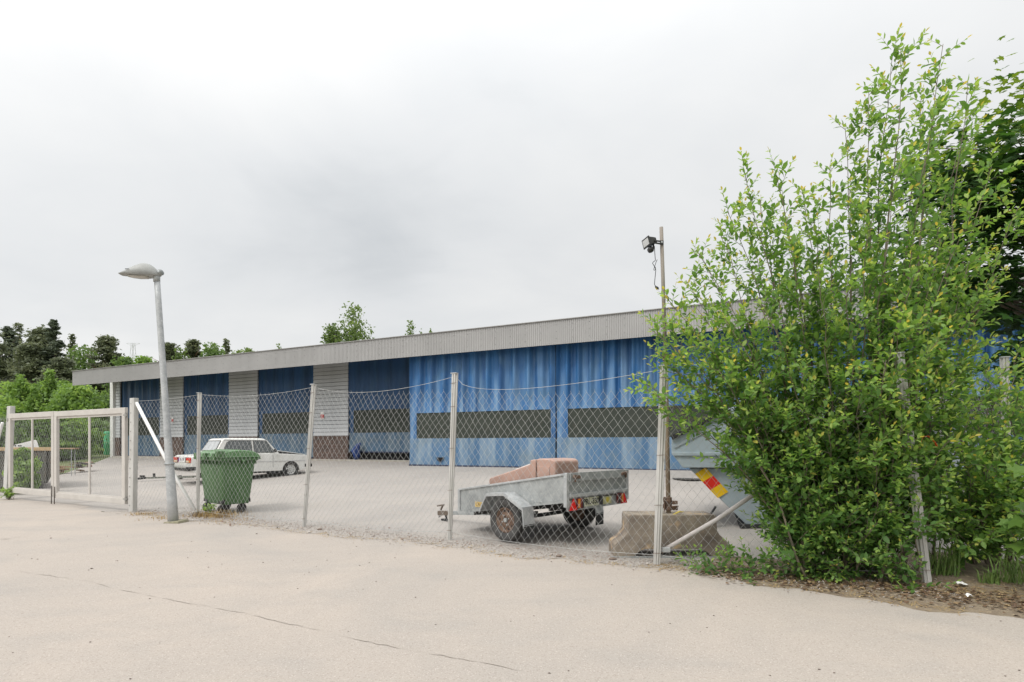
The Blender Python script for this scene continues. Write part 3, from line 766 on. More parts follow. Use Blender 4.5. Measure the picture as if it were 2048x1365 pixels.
# ------------------------------------------------------------------ gate
ZL = 14.45; GL = P(14, 999, ZL); GLt = P(23, 813, ZL)
b = MB(); b.hexa([GL + Vector(v) for v in ((-.10, -.03, -.1), (.08, -.12, -.1), (.13, -.02, -.1), (-.05, .07, -.1))], [GLt + Vector(v) for v in ((-.10, -.03, 0), (.08, -.12, 0), (.13, -.02, 0), (-.05, .07, 0))])
gpL = b.build('gate_post', POSTM, None, bevel=.008); tag(gpL, 'pale gate post at the far left with green weed at its foot', 'gate post', 'gate posts')
def gate_leaf(p0, p1, zb, zt, label, stile_right_w, fine, midx, hinge_side):
    """p0,p1: ground points (Vector) of the two ends"""
    d = (p1 - p0); Lg = Vector((d.x, d.y, 0)).length; rz = atan2(d.y, d.x); slope = d.z / Lg
    root = thing('gate_leaf', label, 'gate', p0, rz, 'gate leaves')
    T = 0.13
    FRM = GATE
    def bx(name, x0, x1, z0, z1, dp=.07, bev=.006, m=FRM):
        b = MB(); b.hexa([(x0, -dp / 2, z0 + slope * x0), (x1, -dp / 2, z0 + slope * x1), (x1, dp / 2, z0 + slope * x1), (x0, dp / 2, z0 + slope * x0)],
                         [(x0, -dp / 2, z1 + slope * x0), (x1, -dp / 2, z1 + slope * x1), (x1, dp / 2, z1 + slope * x1), (x0, dp / 2, z1 + slope * x0)])
        return b.build(name, m, root, bevel=bev)
    bx('top_rail', 0, Lg, zt - T, zt); bx('bottom_rail', 0, Lg, zb, zb + T)
    bx('stile', 0.002, T, zb + T, zt - T); bx('stile', Lg - T, Lg - .002, zb + T, zt - T)
    # inner flat frame that holds the mesh
    for z0, z1 in ((zb + T, zb + T + .03), (zt - T - .05, zt - T)): bx('mesh_strip', T, Lg - T, z0, z1, .02, .002)
    bx('bar', midx - .03, midx + .03, zb + T + .03, zt - T - .05, .03, .003)
    a0 = T + .02; a1 = Lg - T - .02
    chain((a0, .03, zb + T + slope * a0), (a1, .03, zb + T + slope * a1), (a0, .03, zt - T + slope * a0 - .03), (a1, .03, zt - T + slope * a1 - .03), root, w=.092, h=.15, r=.0016, wob=.004, bot=0, bulge=.006)
    # drop bolt and hinges
    dbx = T * .55 if hinge_side == 'right' else Lg - T * .5
    b = MB(); b.tube([(dbx, -.05, -0.02 + slope * dbx), (dbx, -.05, zb + .28)], .011, 8); b.build('drop_bolt', mat('dark_steel', (0.10, 0.09, 0.085), (0.16, 0.14, 0.12), rough=.6, metal=.4), root, smooth=True)
    hx_ = Lg + .02 if hinge_side == 'right' else -.02
    for zz in (zb + .12, zt - .17):
        b = MB(); b.tube([(hx_, -.02, zz - .05 + slope * hx_), (hx_, -.02, zz + .05 + slope * hx_)], .028, 10); b.bar((hx_ - .09, -.02, zz + slope * hx_), (hx_ + .06, -.02, zz + slope * hx_), .03, .03)
        b.build('hinge', mat('hinge_grey', (0.33, 0.32, 0.30), (0.25, 0.24, 0.22), rough=.6, metal=.3), root)
    return root
gA = PB['A'] + Vector((-.16, .05, 0)); gL = GL + Vector((.15, -.08, 0)); gA.z = 0; gL.z = 0
# where the leaves meet (px 112 in the photo)
dv = gA - gL; tt = None
for i in range(2001):
    q = gL + dv * (i / 2000)
    if q.x / q.y * F_PX + 1024 >= 110.5: tt = i / 2000; break
mid = gL + dv * tt
Lleft = (mid - gL).length; Lright = (gA - mid).length
gate_leaf(gL, mid - dv.normalized() * .008, 0.18, 2.33, 'beige steel mesh gate leaf on the left, in front of the dark skip', .13, True, Lleft * .52, 'left')
gate_leaf(mid + dv.normalized() * .008, gA, 0.16, 2.32, 'beige steel mesh gate leaf on the right, hinged beside the diagonal brace', .13, True, Lright * .51, 'right')
# fence going on beyond the left gate post
lf = thing('chain_link_fence', 'short run of chain link left of the gate, cut off by the picture edge', 'fence')
Q = Vector((*SD(-8.6, 0.0), 0)); Qt = Q + Vector((0, 0, 2.35)); omega_post(Q, Qt, .08, .1, lf)
chain(Q, GL, Q + Vector((0, 0, 2.25)), GL + Vector((0, 0, 2.25)), lf, sag=.04)
b = MB(); b.tube([GL + Vector((-.1, -.03, 2.1)), Vector((*SD(-7.6, -.03), .1))], .034, 10); b.build('brace', WHITEP, lf, smooth=True)

# ------------------------------------------------------------------ street lamp
def lamp():
    Z = zbase(1046); B = P(347, 1046, Z); T_ = P(313.5, 552, Z)
    root = thing('street_lamp', 'leaning galvanised street lamp in front of the gate and fence', 'lamp', B)
    T_ = T_ - B
    b = MB(); n = 10
    b.tube([Vector((0, 0, -.05)) + T_ * 0] + [T_ * (i / n) for i in range(1, n + 1)], [.094] + [.094 - .030 * min(1, i / 4.0) - .014 * (i / n) for i in range(1, n + 1)], 16)
    pole = b.build('pole', GALV, root, smooth=True)
    b = MB(); b.box((-.02, 0, .95), (.10, .006, .28)); 
    hb = MB(); hb.tube([T_ * .235 + Vector((0, -.0, 0)), T_ * .242], .088, 16); hb.build('pole_collar', GALV2, pole, smooth=True)
    b = MB(); b.hexa([Vector(v) for v in ((-.13, -.12, -.03), (.19, -.15, -.03), (.24, .12, -.03), (-.08, .16, -.03))], [Vector(v) for v in ((-.12, -.11, .03), (.17, -.14, .045), (.22, .11, .06), (-.07, .15, .04))]); b.build('base_slab', mat('mossy_concrete', (0.30, 0.27, 0.21), (0.22, 0.21, 0.13), scale=12, rough=.95, bump=.5), root, bevel=.012)
    # head: hull lofted along the arm towards the left, a little towards the viewer
    k = Z / F_PX; H = T_ + Vector((.035, 0, .02))
    ax = Vector((-1, -.10, .0)).normalized(); sx = Vector((ax.y, -ax.x, 0)) 
    st = [(-.04, .03, -.01, .05), (.03, .10, -.03, .10), (.10, .17, -.035, .135), (.18, .222, -.04, .155), (.27, .245, -.045, .165), (.36, .235, -.045, .17), (.46, .195, -.04, .17), (.57, .135, -.03, .16), (.68, .06, -.02, .14), (.80, -.005, -.02, .10)]
    rings = []; st = [(a * .84, b_ * .86, c_ * .86, d_ * .86) for a, b_, c_, d_ in st]
    for t, zt, zb, hw in st:
        c = H + ax * t
        rg = [c + sx * (hw * cos(a)) + Vector((0, 0, (zb + (zt - zb) * max(0.0, sin(a)) ** .8) if sin(a) > 0 else zb + .012 * sin(a))) for a in [2 * pi * q / 20 for q in range(20)]]
        rings.append(rg)
    b = MB(); b.loft(rings); head = b.build('lamp_head', mat('lamp_grey', (0.34, 0.345, 0.33), (0.27, 0.275, 0.265), scale=5, rough=.5), root, smooth=True)
    b = MB(); rings = []
    for t, hw, dz in ((.17, .07, -.042), (.23, .10, -.055), (.36, .105, -.058), (.48, .085, -.048), (.54, .05, -.036)):
        c = H + ax * t; rings.append([c + sx * (hw * cos(a)) + Vector((0, 0, dz + .022 * sin(a))) for a in [2 * pi * q / 12 for q in range(12)]])
    b.loft(rings); b.build('lens', mat('clear_lens', (0.45, 0.43, 0.39), (0.36, 0.34, 0.3), rough=.15, spec=.6), head, smooth=True)
    b = MB(); b.lathe([(.0, -.06), (.04, -.055), (.055, -.02), (.055, .02), (.04, .055), (0, .06)], lambda x, y, h: H + Vector((.035 + x * .9, h, .045 + y)), 16); b.build('pivot', GALV2, head, smooth=True)
    b = MB(); c = H + ax * .47; b.box(c + Vector((0, -.140, .05)), (.07, .006, .012)); b.build('maker_plate', DARK, head)
    b = MB(); b.tube([T_ - Vector((0, 0, .12)), T_ + Vector((0, 0, .03))], .058, 14); b.build('neck', GALV2, root, smooth=True)
lamp()

# ------------------------------------------------------------------ wheels
def wheel(parent, loc, R_, w, axis, rim_m, rim_r, label=None, cap=True, style='steel'):
    """axis: unit vector pointing outwards"""
    ax = Vector(axis).normalized(); up = Vector((0, 0, 1)); s = up.cross(ax).normalized(); loc = Vector(loc)
    fr = lambda x, y, h: loc + s * x + up * y + ax * h
    b = MB(); hw = w / 2
    prof = [(rim_r, -hw * .8), (R_ * .86, -hw), (R_ * .96, -hw * .92), (R_, -hw * .6), (R_, -hw * .2), (R_ * .985, -hw * .15), (R_ * .985, hw * .15), (R_, hw * .2), (R_, hw * .6), (R_ * .96, hw * .92), (R_ * .86, hw), (rim_r, hw * .8)]
    b.lathe(prof, fr, 32, close=True)
    w_ = b.build('wheel', TYRE, parent, smooth=True, label=label)
    b = MB()
    b.lathe([(rim_r, -hw * .7), (rim_r, hw * .72), (rim_r * .93, hw * .86), (rim_r * .90, hw * .6), (rim_r * .82, hw * .35), (rim_r * .62, hw * .42), (rim_r * .45, hw * .62), (rim_r * .30, hw * .66), (rim_r * .28, hw * .45), (.01, hw * .45)], fr, 28)
    rim = b.build('rim', rim_m, w_, smooth=True)
    b = MB()
    for k in range(10):
        a = 2 * pi * k / 10; b.lathe([(.0, hw * .42), (rim_r * .085, hw * .44), (rim_r * .085, hw * .30), (0, hw * .28)], lambda x, y, h, a=a: fr(rim_r * .72 * cos(a) + x, rim_r * .72 * sin(a) + y, h), 8)
    b.build('rim_slots', DARK, rim)
    b = MB()
    for k in range(4):
        a = 2 * pi * k / 4 + .4; b.lathe([(.0, hw * .62), (.011, hw * .6), (.011, hw * .4), (0, hw * .4)], lambda x, y, h, a=a: fr(rim_r * .38 * cos(a) + x, rim_r * .38 * sin(a) + y, h + .012), 6)
    b.lathe([(0, hw * .85), (rim_r * .17, hw * .8), (rim_r * .18, hw * .5), (0, hw * .5)], fr, 12)
    b.build('hub', rim_m if rim_m is not RUST else GALV2, rim)
    return w_

# ------------------------------------------------------------------ white saloon car
CARX, CARZ, CARA = -9.80, 19.25, radians(50)
def car():
    gz = gh(CARX, CARZ)
    root = thing('parked_car', 'old white saloon car with its bonnet ajar, behind the green bin', 'car', (CARX, CARZ, gz), CARA)
    # tilt with the yard slope
    WH = mat('aged_white_car_paint', (0.74, 0.735, 0.70), (0.64, 0.63, 0.59), scale=2, rough=.35, coat=.3, c3=(0.5, 0.46, 0.4), s3=9, t3=.70)
    GLS = mat('car_glass', (0.06, 0.07, 0.07), (0.10, 0.11, 0.11), rough=.08, spec=.8)
    GLR = mat('rear_glass', (0.30, 0.31, 0.315), (0.40, 0.41, 0.41), rough=.10, spec=.9)
    CHR = mat('dull_chrome', (0.62, 0.61, 0.60), (0.5, 0.5, 0.5), rough=.3, metal=.7)
    xf, xr, rw = 1.36, -1.06, .335
    def arch(xc):
        return [(xc + rw * cos(a), .28 + rw * sin(a)) for a in [pi - pi * i / 12 for i in range(13)]]
    prof = [(-1.96, .31), (-1.40, .28)] + arch(xr) + [(-.6, .27), (.9, .27)] + arch(xf) + [(1.78, .27), (1.97, .33), (2.02, .55), (2.02, .79), (1.96, .835), (1.2, .885), (.78, .905), (.70, .91), (-1.25, .905), (-1.32, .90), (-1.95, .87), (-2.02, .83), (-2.035, .60), (-2.00, .36)]
    # side profile lofted across the width with a shoulder and tumble-under
    b = MB(); rings = []
    def row(y, f):
        r = []
        for x, z in prof:
            zz = z
            xx = x * (1 - .012 * f)
            r.append(Vector((xx, y, zz - (.03 * f if z > .78 else 0))))
        return r
    ys = [(-.81, 1), (-.80, .35), (-.755, 0), (.755, 0), (.80, .35), (.81, 1)]
    for y, f in ys: rings.append(row(y, f))
    b.loft(rings)
    body = b.build('body', WH, root, bevel=.012)
    # greenhouse
    def rect(x0, x1, hw, z): return [Vector((x0, -hw, z)), Vector((x1, -hw, z)), Vector((x1, hw, z)), Vector((x0, hw, z))]
    b = MB(); b.loft([rect(-1.34, .96, .735, .895), rect(-1.25, .88, .715, .97), rect(-1.0, .52, .62, 1.40), rect(-.90, .42, .56, 1.452), rect(-.6, .2, .42, 1.468)])
    cabin = b.build('cabin', WH, root, bevel=.02)
    rl = MB()
    for sy in (-1, 1): rl.bar((-.96, sy * .625, 1.40), (.50, sy * .625, 1.40), .02, .02)
    rl.build('roof_gutter', CHR, cabin)
    # side panes: plane through belt and roof edge, pushed out 5 mm
    def sidept(x, z, sy, o=.006):
        if z <= .97: hw = .735 - (.735 - .715) * (z - .895) / .075
        else: hw = .715 - (.715 - .62) * (z - .97) / .43
        return Vector((x, sy * (hw + o), z))
    def xfront(z): return .88 - (z - .97) * (.36 / .43)
    def xrear(z): return -1.25 + (z - 1.05) * (.33 / .335)
    for sy in (-1, 1):
        for poly, nm in (([(.02, .945), (xfront(.945) - .15, .945), (xfront(.98) - .12, .98), (xfront(1.36) - .06, 1.36), (.02, 1.37)], 'side_window'),
                         ([(-1.0, .945), (-.05, .945), (-.05, 1.37), (-.76, 1.365), (-.87, 1.32), (-.96, 1.14)], 'side_window')):
            b = MB(); b.prism(poly, lambda x, z, d: sidept(x, z, sy, .005 + d), 0, .004); wdw = b.build(nm, GLS, root)
            b = MB(); n = len(poly)
            for i in range(n): b.bar(sidept(*poly[i], sy, .012), sidept(*poly[(i + 1) % n], sy, .012), .010, .011)
            b.build('window_seal', BLACKP, wdw)
        b = MB()
        for x in (-.10, .62):
            b.bar(Vector((x if x < 0 else .66, sy * .813, .40)), Vector((x if x < 0 else .66, sy * .812, .84)), .006, .010)
        b.build('door_gap', BLACKP, body)
        b = MB(); b.box((.12, sy * .825, .79), (.13, .025, .025)); b.build('door_handle', BLACKP, body)
        b = MB(); b.bar((-1.9, sy * .815, .62), (1.9, sy * .815, .62), .012, .02); b.build('trim_strip', CHR, body)
        b = MB(); b.bar((.70, sy * .74, .95), (.72, sy * .84, .98), .03, .03); b.box((.71, sy * .88, 1.01), (.06, .12, .11)); b.build('mirror', BLACKP, root, bevel=.01)
        b = MB(); b.box((.15, sy * .77, .255), (2.2, .05, .09)); b.build('sill', DARK, body)
    # front and rear glass
    def quadpane(name, pts, m, push):
        n = (pts[1] - pts[0]).cross(pts[2] - pts[0]).normalized()
        if n.dot(Vector((push, 0, 1))) < 0: n = -n
        b = MB(); b.hexa([p + n * .004 for p in pts], [p + n * .010 for p in pts]); g = b.build(name, m, root)
        b = MB()
        for i in range(4): b.bar(pts[i] + n * .012, pts[(i + 1) % 4] + n * .012, .022, .014, n)
        b.build('glass_seal', BLACKP, g)
    quadpane('windscreen', [Vector((.855, -.64, 1.0)), Vector((.855, .64, 1.0)), Vector((.545, .56, 1.37)), Vector((.545, -.56, 1.37))], GLS, 1)
    quadpane('rear_window', [Vector((-1.221, -.62, 1.02)), Vector((-1.221, .62, 1.02)), Vector((-1.023, .55, 1.36)), Vector((-1.023, -.55, 1.36))], GLR, -1)
    # bonnet standing ajar: hinge at the nose, rear edge lifted
    b = MB(); b.hexa([(.92, -.70, .99), (1.96, -.70, .845), (1.96, .70, .845), (.92, .70, .99)], [(.92, -.70, 1.015), (1.96, -.70, .865), (1.96, .70, .865), (.92, .70, 1.015)]); b.build('bonnet', WH, root, bevel=.01)
    b = MB(); b.hexa([(.90, -.72, .88), (1.9, -.72, .81), (1.9, .72, .81), (.90, .72, .88)], [(.92, -.72, .985), (1.9, -.72, .845), (1.9, .72, .845), (.92, .72, .985)]); b.build('engine_bay', DARK, root)
    # boot lid line, lights, plate, bumpers
    b = MB(); b.bar((-2.045, -.62, .815), (-2.045, .62, .815), .008, .008); b.build('boot_gap', BLACKP, body)
    TL = mat('tail_lamp_red', (0.55, 0.02, 0.015), (0.4, 0.02, 0.015), rough=.25); AM = mat('amber_lens', (0.65, 0.25, 0.04), (0.5, 0.18, 0.03), rough=.25)
    for sy in (-1, 1):
        b = MB(); b.box((-2.045, sy * .575, .715), (.035, .40, .17)); t = b.build('tail_light', TL, root, bevel=.008)
        b = MB(); b.box((-2.062, sy * .53, .675), (.008, .28, .06)); b.build('reversing_lens', mat('clear_plastic', (0.6, 0.5, 0.35), (0.5, 0.4, 0.3), rough=.3), t)
        b = MB(); b.box((-2.062, sy * .72, .675), (.009, .09, .06)); b.build('amber_lens', AM, t)
        b = MB(); b.box((-2.063, sy * .395, .715), (.009, .04, .17)); b.build('lens_edge', BLACKP, t)
        b = MB(); b.box((2.028, sy * .58, .70), (.03, .34, .19)); b.build('headlight', mat('headlight_glass', (0.55, 0.56, 0.55), (0.45, 0.46, 0.45), rough=.12, spec=.8), root, bevel=.008)
    b = MB(); b.box((2.025, 0, .70), (.025, .78, .18)); b.build('grille', BLACKP, root)
    b = MB(); b.box((-2.048, 0, .73), (.016, .56, .15)); pl = b.build('number_plate', WHITEP, root)
    b = MB(); b.box((-2.0585, .25, .73), (.004, .045, .14)); b.build('country_strip', mat('plate_blue', (0.02, 0.06, 0.35), rough=.4), pl)
    me = text_mesh('ILI-178', .13, BLACKP); o = link('lettering', me, pl); o.matrix_local = Matrix.Translation((-2.0595, -.03, .73)) @ Euler((radians(90), 0, radians(-90))).to_matrix().to_4x4()
    for xx, nm in ((-2.10, 'rear_bumper'), (2.09, 'front_bumper')):
        b = MB(); b.box((xx, 0, .43), (.11, 1.60, .13)); bp = b.build(nm, BLACKP, root, bevel=.02)
        b = MB(); b.box((xx + (.058 if xx > 0 else -.058), 0, .485), (.012, 1.58, .045)); b.build('chrome_strip', CHR, bp)
        b = MB()
        for sy in (-1, 1): b.box((xx * .975, sy * .80, .44), (.30, .05, .12))
        b.build('bumper_end', BLACKP, bp, bevel=.015)
    RIM = mat('steel_rim', (0.62, 0.62, 0.60), (0.5, 0.5, 0.48), rough=.4, metal=.1)
    for xx in (xf, xr):
        for sy in (-1, 1): wheel(root, (xx, sy * .70, .295), .295, .165, (0, sy, 0), RIM, .185)
    b = MB()
    for xx in (xf, xr): b.box((xx, 0, .42), (.62, 1.30, .40))
    b.box((.1, 0, .34), (3.4, 1.3, .16)); b.build('underbody', DARK, root)
car()
# low steel towing frame lying by the car
def towframe():
    Z = 19.2; c = P(322, 962, Z); c.z = gh(c.x, c.y)
    r = thing('tow_bar', 'low dark steel towing frame lying on the yard left of the white car', 'tow bar', c, radians(4))
    b = MB(); b.bar((-.55, -.05, .10), (1.25, .30, .14), .05, .06); b.bar((-.1, .25, .10), (1.25, -.2, .14), .05, .06); b.bar((.35, -.25, .12), (.4, .45, .12), .05, .05); b.build('frame', mat('greenish_steel', (0.12, 0.13, 0.11), (0.2, 0.2, 0.17), rough=.7), r)
    b = MB(); b.tube([(-.75, -.08, .08), (-.5, -.04, .11)], .04, 8); b.box((-.62, -.06, .17), (.16, .05, .06)); b.build('coupling', DARK, r)
    for y in (-.22, .4):
        b = MB(); b.lathe([(.03, -.04), (.085, -.04), (.085, .04), (.03, .04)], lambda x, q, h: Vector((.45 + x, y + h, .087 + q)), 14); b.build('castor', DARK, r, smooth=True)
    b = MB(); b.box((-.3, .1, .18), (.06, .06, .16)); b.build('handle', DARK, r)
towframe()

# ------------------------------------------------------------------ green four-wheel bin
def bin4():
    a_r = radians(51.5); r_ = Vector((cos(a_r), sin(a_r), 0)); l_ = Vector((-sin(a_r), cos(a_r), 0))
    corner = P(441, 1030, 10.9); corner.z = gh(corner.x, corner.y)
    Wd, Ln = .80, 1.28
    c = corner + r_ * (Wd / 2) + l_ * (Ln / 2)
    root = thing('wheeled_bin', 'large green four wheeled plastic waste bin behind the fence', 'waste bin', c, a_r)
    root.scale = (1, 1, 1.06)
    # local x = short side direction, y = long side direction
    GR = mat('green_plastic', (0.060, 0.132, 0.050), (0.080, 0.162, 0.064), scale=2.5, rough=.5, bump=.02, c3=(0.11, 0.19, 0.105), s3=6, t3=.64)
    GRL = mat('green_plastic_lit', (0.105, 0.215, 0.09), (0.15, 0.26, 0.13), scale=3, rough=.4)  # bin green lightened: the highlight on top of the lid is in its colour
    def rr(wx, wy, z, rad=.07, n=5):
        out = []
        for cx, cy, a0 in ((1, 1, 0), (-1, 1, 90), (-1, -1, 180), (1, -1, 270)):
            for i in range(n):
                a = radians(a0 + 90 * i / (n - 1)); out.append(Vector((cx * (wx / 2 - rad) + rad * cos(a), cy * (wy / 2 - rad) + rad * sin(a), z)))
        return out
    b = MB(); b.loft([rr(.54, .98, .20, .08), rr(.57, 1.01, .23, .09), rr(.70, 1.17, .95, .08), rr(.715, 1.185, 1.05, .07), rr(.715, 1.185, 1.10, .07)])
    body = b.build('body', GR, root, smooth=True)
    for f in body.data.polygons: f.use_smooth = True
    b = MB(); b.loft([rr(.80, 1.27, 1.08, .07), rr(.82, 1.29, 1.09, .07), rr(.82, 1.29, 1.135, .07), rr(.80, 1.27, 1.145, .07)]); b.build('rim', GR, root)
    b = MB()
    for sx in (-1, 1):
        for i in range(9): b.box((sx * .378, -.52 + i * .13, 1.045), (.045, .012, .07))
    for sy in (-1, 1):
        for i in range(6): b.box((-.28 + i * .112, sy * .612, 1.045), (.012, .045, .07))
    o = b.build('rim_ribs', GR, root); o['kind'] = 'stuff'
    # grooves of the hand-hold zone under the rim
    b = MB(); b.hexa([(-.30, -.628, .90), (.30, -.628, .90), (.30, -.585, .90), (-.30, -.585, .90)], [(-.31, -.64, 1.0), (.31, -.64, 1.0), (.31, -.595, 1.0), (-.31, -.595, 1.0)])
    # lid: barrel vault across the short side
    b = MB(); rings = []
    for y, s in ((-.645, .90), (-.62, 1.0), (0, 1.02), (.62, 1.0), (.645, .90)):
        rings.append([Vector((.415 * cos(a), y, 1.15 + (.145 * s * sin(a) ** .75 if sin(a) > 1e-6 else 0))) for a in [pi * k / 14 for k in range(15)]])
    b.loft(rings); lid = b.build('lid', GRL, root, smooth=False, bevel=.01)
    b = MB()
    for x in (-.25, 0, .25): b.bar((x, -.63, 1.155 + .145 * max(0, 1 - (x / .42) ** 2) ** .375), (x, .63, 1.155 + .145 * max(0, 1 - (x / .42) ** 2) ** .375), .02, .014)
    b.build('lid_ribs', GRL, lid)
    b = MB(); b.loft([rr(.86, 1.33, 1.148, .05), rr(.87, 1.34, 1.155, .05), rr(.86, 1.33, 1.175, .05)]); b.build('lid_edge', GRL, lid)
    # handles and hinge blocks
    b = MB()
    for y in (-.46, .0, .46): b = MB(); b.box((-.43, y, 1.17), (.10, .14, .13)); b.build('hinge', GR, root, bevel=.01)
    b = MB(); b.box((-.40, -.62, 1.22), (.16, .10, .11)); b.build('lid_lever', GR, root, bevel=.01)
    b = MB(); b.tube([(.42, -.5, 1.12), (.50, -.48, 1.12), (.50, .48, 1.12), (.42, .5, 1.12)], .017, 8); b.build('handle', GR, root, smooth=True)
    for sy in (-1, 1):
        b = MB(); b.tube([(.05, sy * .64, 1.07), (.05, sy * .72, 1.07)], .035, 12); b.build('trunnion', GR, root, smooth=True)
    for x in (-.2, .2):
        for y in (-.38, .38):
            cr = MB(); cr.box((x, y, .205), (.12, .12, .03)); cr.bar((x - .035, y - .035, .20), (x - .055, y - .035, .09), .012, .05); cr.bar((x - .035, y + .035, .20), (x - .055, y + .035, .09), .012, .05); cs = cr.build('castor', BLACKP, root)
            w_ = MB(); w_.lathe([(.02, -.025), (.085, -.025), (.1, -.015), (.1, .015), (.085, .025), (.02, .025)], lambda a, c_, h: Vector((x - .055 + a, y + h, .1 + c_)), 18, close=True); w_.build('castor_wheel', TYRE, cs, smooth=True)
            bb = MB(); bb.hexa([(x - .1, y - .1, .22), (x + .1, y - .1, .22), (x + .1, y + .1, .22), (x - .1, y + .1, .22)], [(x - .08, y - .12, .31), (x + .08, y - .12, .31), (x + .08, y + .12, .31), (x - .08, y + .12, .31)]); bb.build('castor_mount', BLACKP, cs, bevel=.01)
bin4()

# ------------------------------------------------------------------ trailer
TRX, TRY, TRA = .562, 8.637, radians(136)
def trailer():
    root = thing('utility_trailer', 'galvanised box trailer tipped nose down behind the chain link fence', 'trailer', (TRX, TRY, gh(TRX, TRY) + .0), TRA)
    k = .153; T = lambda x, y, z: Vector((x, y, z - k * x))
    hw = .775; x0, x1 = -1.05, 1.29; zb, zt = .50, .885
    th = .012
    def panel(name, pts, d, m=GALV2):
        """quad pts extruded by vector d"""
        b = MB(); b.hexa(pts, [p + d for p in pts]); return b.build(name, m, root)
    for sy in (-1, 1):
        y = sy * hw
        sp = panel('side_panel', [T(x0, y, zb + .03), T(x1, y, zb + .03), T(x1, y, zt), T(x0, y, zt)], Vector((0, -sy * th, 0)))
        b = MB(); b.bar(T(x0, y, zt + .012), T(x1, y, zt + .012), .05, .03); b.build('top_rail', GALV, sp, bevel=.004)
        b = MB(); b.bar(T(x0, y + sy * .004, zb + .015), T(x1, y + sy * .004, zb + .015), .05, .04); b.build('bottom_rail', GALV2, sp)
        b = MB(); b.bar(T(x0 + .02, y + sy * .003, zb - .07), T(x0 + .02, y + sy * .003, zt + .03), .06, .06, (1, 0, 0)); b.build('corner_post', GALV, root, bevel=.005); b = MB(); b.bar(T(x1 - .02, y + sy * .003, zb), T(x1 - .02, y + sy * .003, zt + .02), .05, .05, (1, 0, 0)); b.build('corner_post', GALV, root, bevel=.005)
    panel('front_panel', [T(x1, -hw, zb + .03), T(x1, hw, zb + .03), T(x1, hw, zt), T(x1, -hw, zt)], Vector((-th, 0, 0)))
    panel('floor', [T(x0, -hw, zb + .02), T(x1, -hw, zb + .02), T(x1, hw, zb + .02), T(x0, hw, zb + .02)], Vector((0, 0, .02)), mat('trailer_floor', (0.16, 0.13, 0.10), rough=.9))
    tg = panel('tailgate', [T(x0 + .01, -hw + .03, zb + .06), T(x0 + .01, hw - .03, zb + .06), T(x0 + .01, hw - .03, zt), T(x0 + .01, -hw + .03, zt)], Vector((th, 0, 0)))
    b = MB(); b.hexa([T(x0 - .035, -hw + .03, zt - .10), T(x0 - .035, hw - .03, zt - .10), T(x0 + .01, hw - .03, zt - .10), T(x0 + .01, -hw + .03, zt - .10)], [T(x0 - .03, -hw + .03, zt + .025), T(x0 - .03, hw - .03, zt + .025), T(x0 + .03, hw - .03, zt + .025), T(x0 + .03, -hw + .03, zt + .025)]); b.build('tailgate_rail', GALV2, tg, bevel=.006)
    b = MB(); b.bar(T(x0 - .015, -hw + .03, zb + .085), T(x0 - .015, hw - .03, zb + .085), .035, .05); b.build('tailgate_rail', GALV, tg, bevel=.004)
    for sy in (-1, 1):
        b = MB(); b.bar(T(x0 - .045, sy * .70, zt - .03), T(x0 - .045, sy * .55, zt - .045), .035, .045); b.bar(T(x0 - .05, sy * .66, zt - .02), T(x0 - .05, sy * .66, zt - .11), .02, .03); b.build('latch', RUST, tg, bevel=.005)
    # light board below the tailgate
    lb = panel('light_board', [T(x0 + .0, -hw, zb - .13), T(x0 + .0, hw, zb - .13), T(x0 + .0, hw, zb + .06), T(x0 + .0, -hw, zb + .06)], Vector((.02, 0, 0)), GALV2)
    RED = mat('reflector_red', (0.75, 0.015, 0.012), (0.65, 0.012, 0.01), rough=.2); 
    for sy in (-1, 1):
        y = sy * .66; b = MB()
        b.prism([(-.085, -.125), (.085, -.125), (.0, .045)], lambda a, z, d: T(x0 - .004 - d, y + a * 1.0, zb + z), 0, .018); b.build('reflector', RED, lb, bevel=.004)
        y2 = sy * .52; b = MB(); b.box(T(x0 - .022, y2, zb - .035), (.045, .13, .15)); lp = b.build('tail_light', mat('dark_red_lens', (0.16, 0.02, 0.018), (0.1, 0.015, 0.015), rough=.3), lb, bevel=.01)
        b = MB(); b.box(T(x0 - .048, y2 + sy * .045, zb - .035), (.008, .04, .13)); b.build('amber_lens', mat('amber_lens', None), lp)
        b = MB(); b.box(T(x0 - .047, y2 - sy * .05, zb - .035), (.006, .03, .14)); b.build('lamp_edge', BLACKP, lp)
    b = MB(); b.box(T(x0 - .008, .23, zb - .03), (.01, .44, .125)); pl = b.build('number_plate', mat('yellowed_plate', (0.50, 0.50, 0.36), (0.42, 0.42, 0.30), scale=8, rough=.5), lb)
    me = text_mesh('PRL-330', .118, BLACKP, bold=.003); o = link('lettering', me, pl); o.matrix_local = Matrix.Translation(T(x0 - .0145, .23, zb - .03)) @ Euler((radians(90), 0, radians(-90))).to_matrix().to_4x4()
    b = MB(); b.box(T(x0 - .006, -.20, zb - .04), (.008, .22, .11)); st = b.build('sticker', mat('yellow_sticker', (0.50, 0.47, 0.22), (0.42, 0.42, 0.28), scale=18, rough=.5), lb)
    b = MB(); b.lathe([(.0, .008), (.045, .008), (.045, 0), (.0, 0)], lambda x, y, h: T(x0 - .010 - h * .3, -.20 + x, zb - .04 + y), 16); b.build('round_badge', mat('badge_yellow', (0.6, 0.5, 0.08), (0.45, 0.36, 0.05), rough=.5), st)
    b = MB(); b.box(T(x0 - .02, .0, zb - .03), (.04, .06, .13)); b.build('plate_lamp', BLACKP, lb)
    # yellow marking plate on the near side
    b = MB(); b.box(T(.74, hw + .008, zb + .10), (.26, .008, .085)); yp = b.build('side_plate', mat('orange_yellow_plate', (0.62, 0.44, 0.16), (0.52, 0.38, 0.15), scale=12, rough=.5), root)
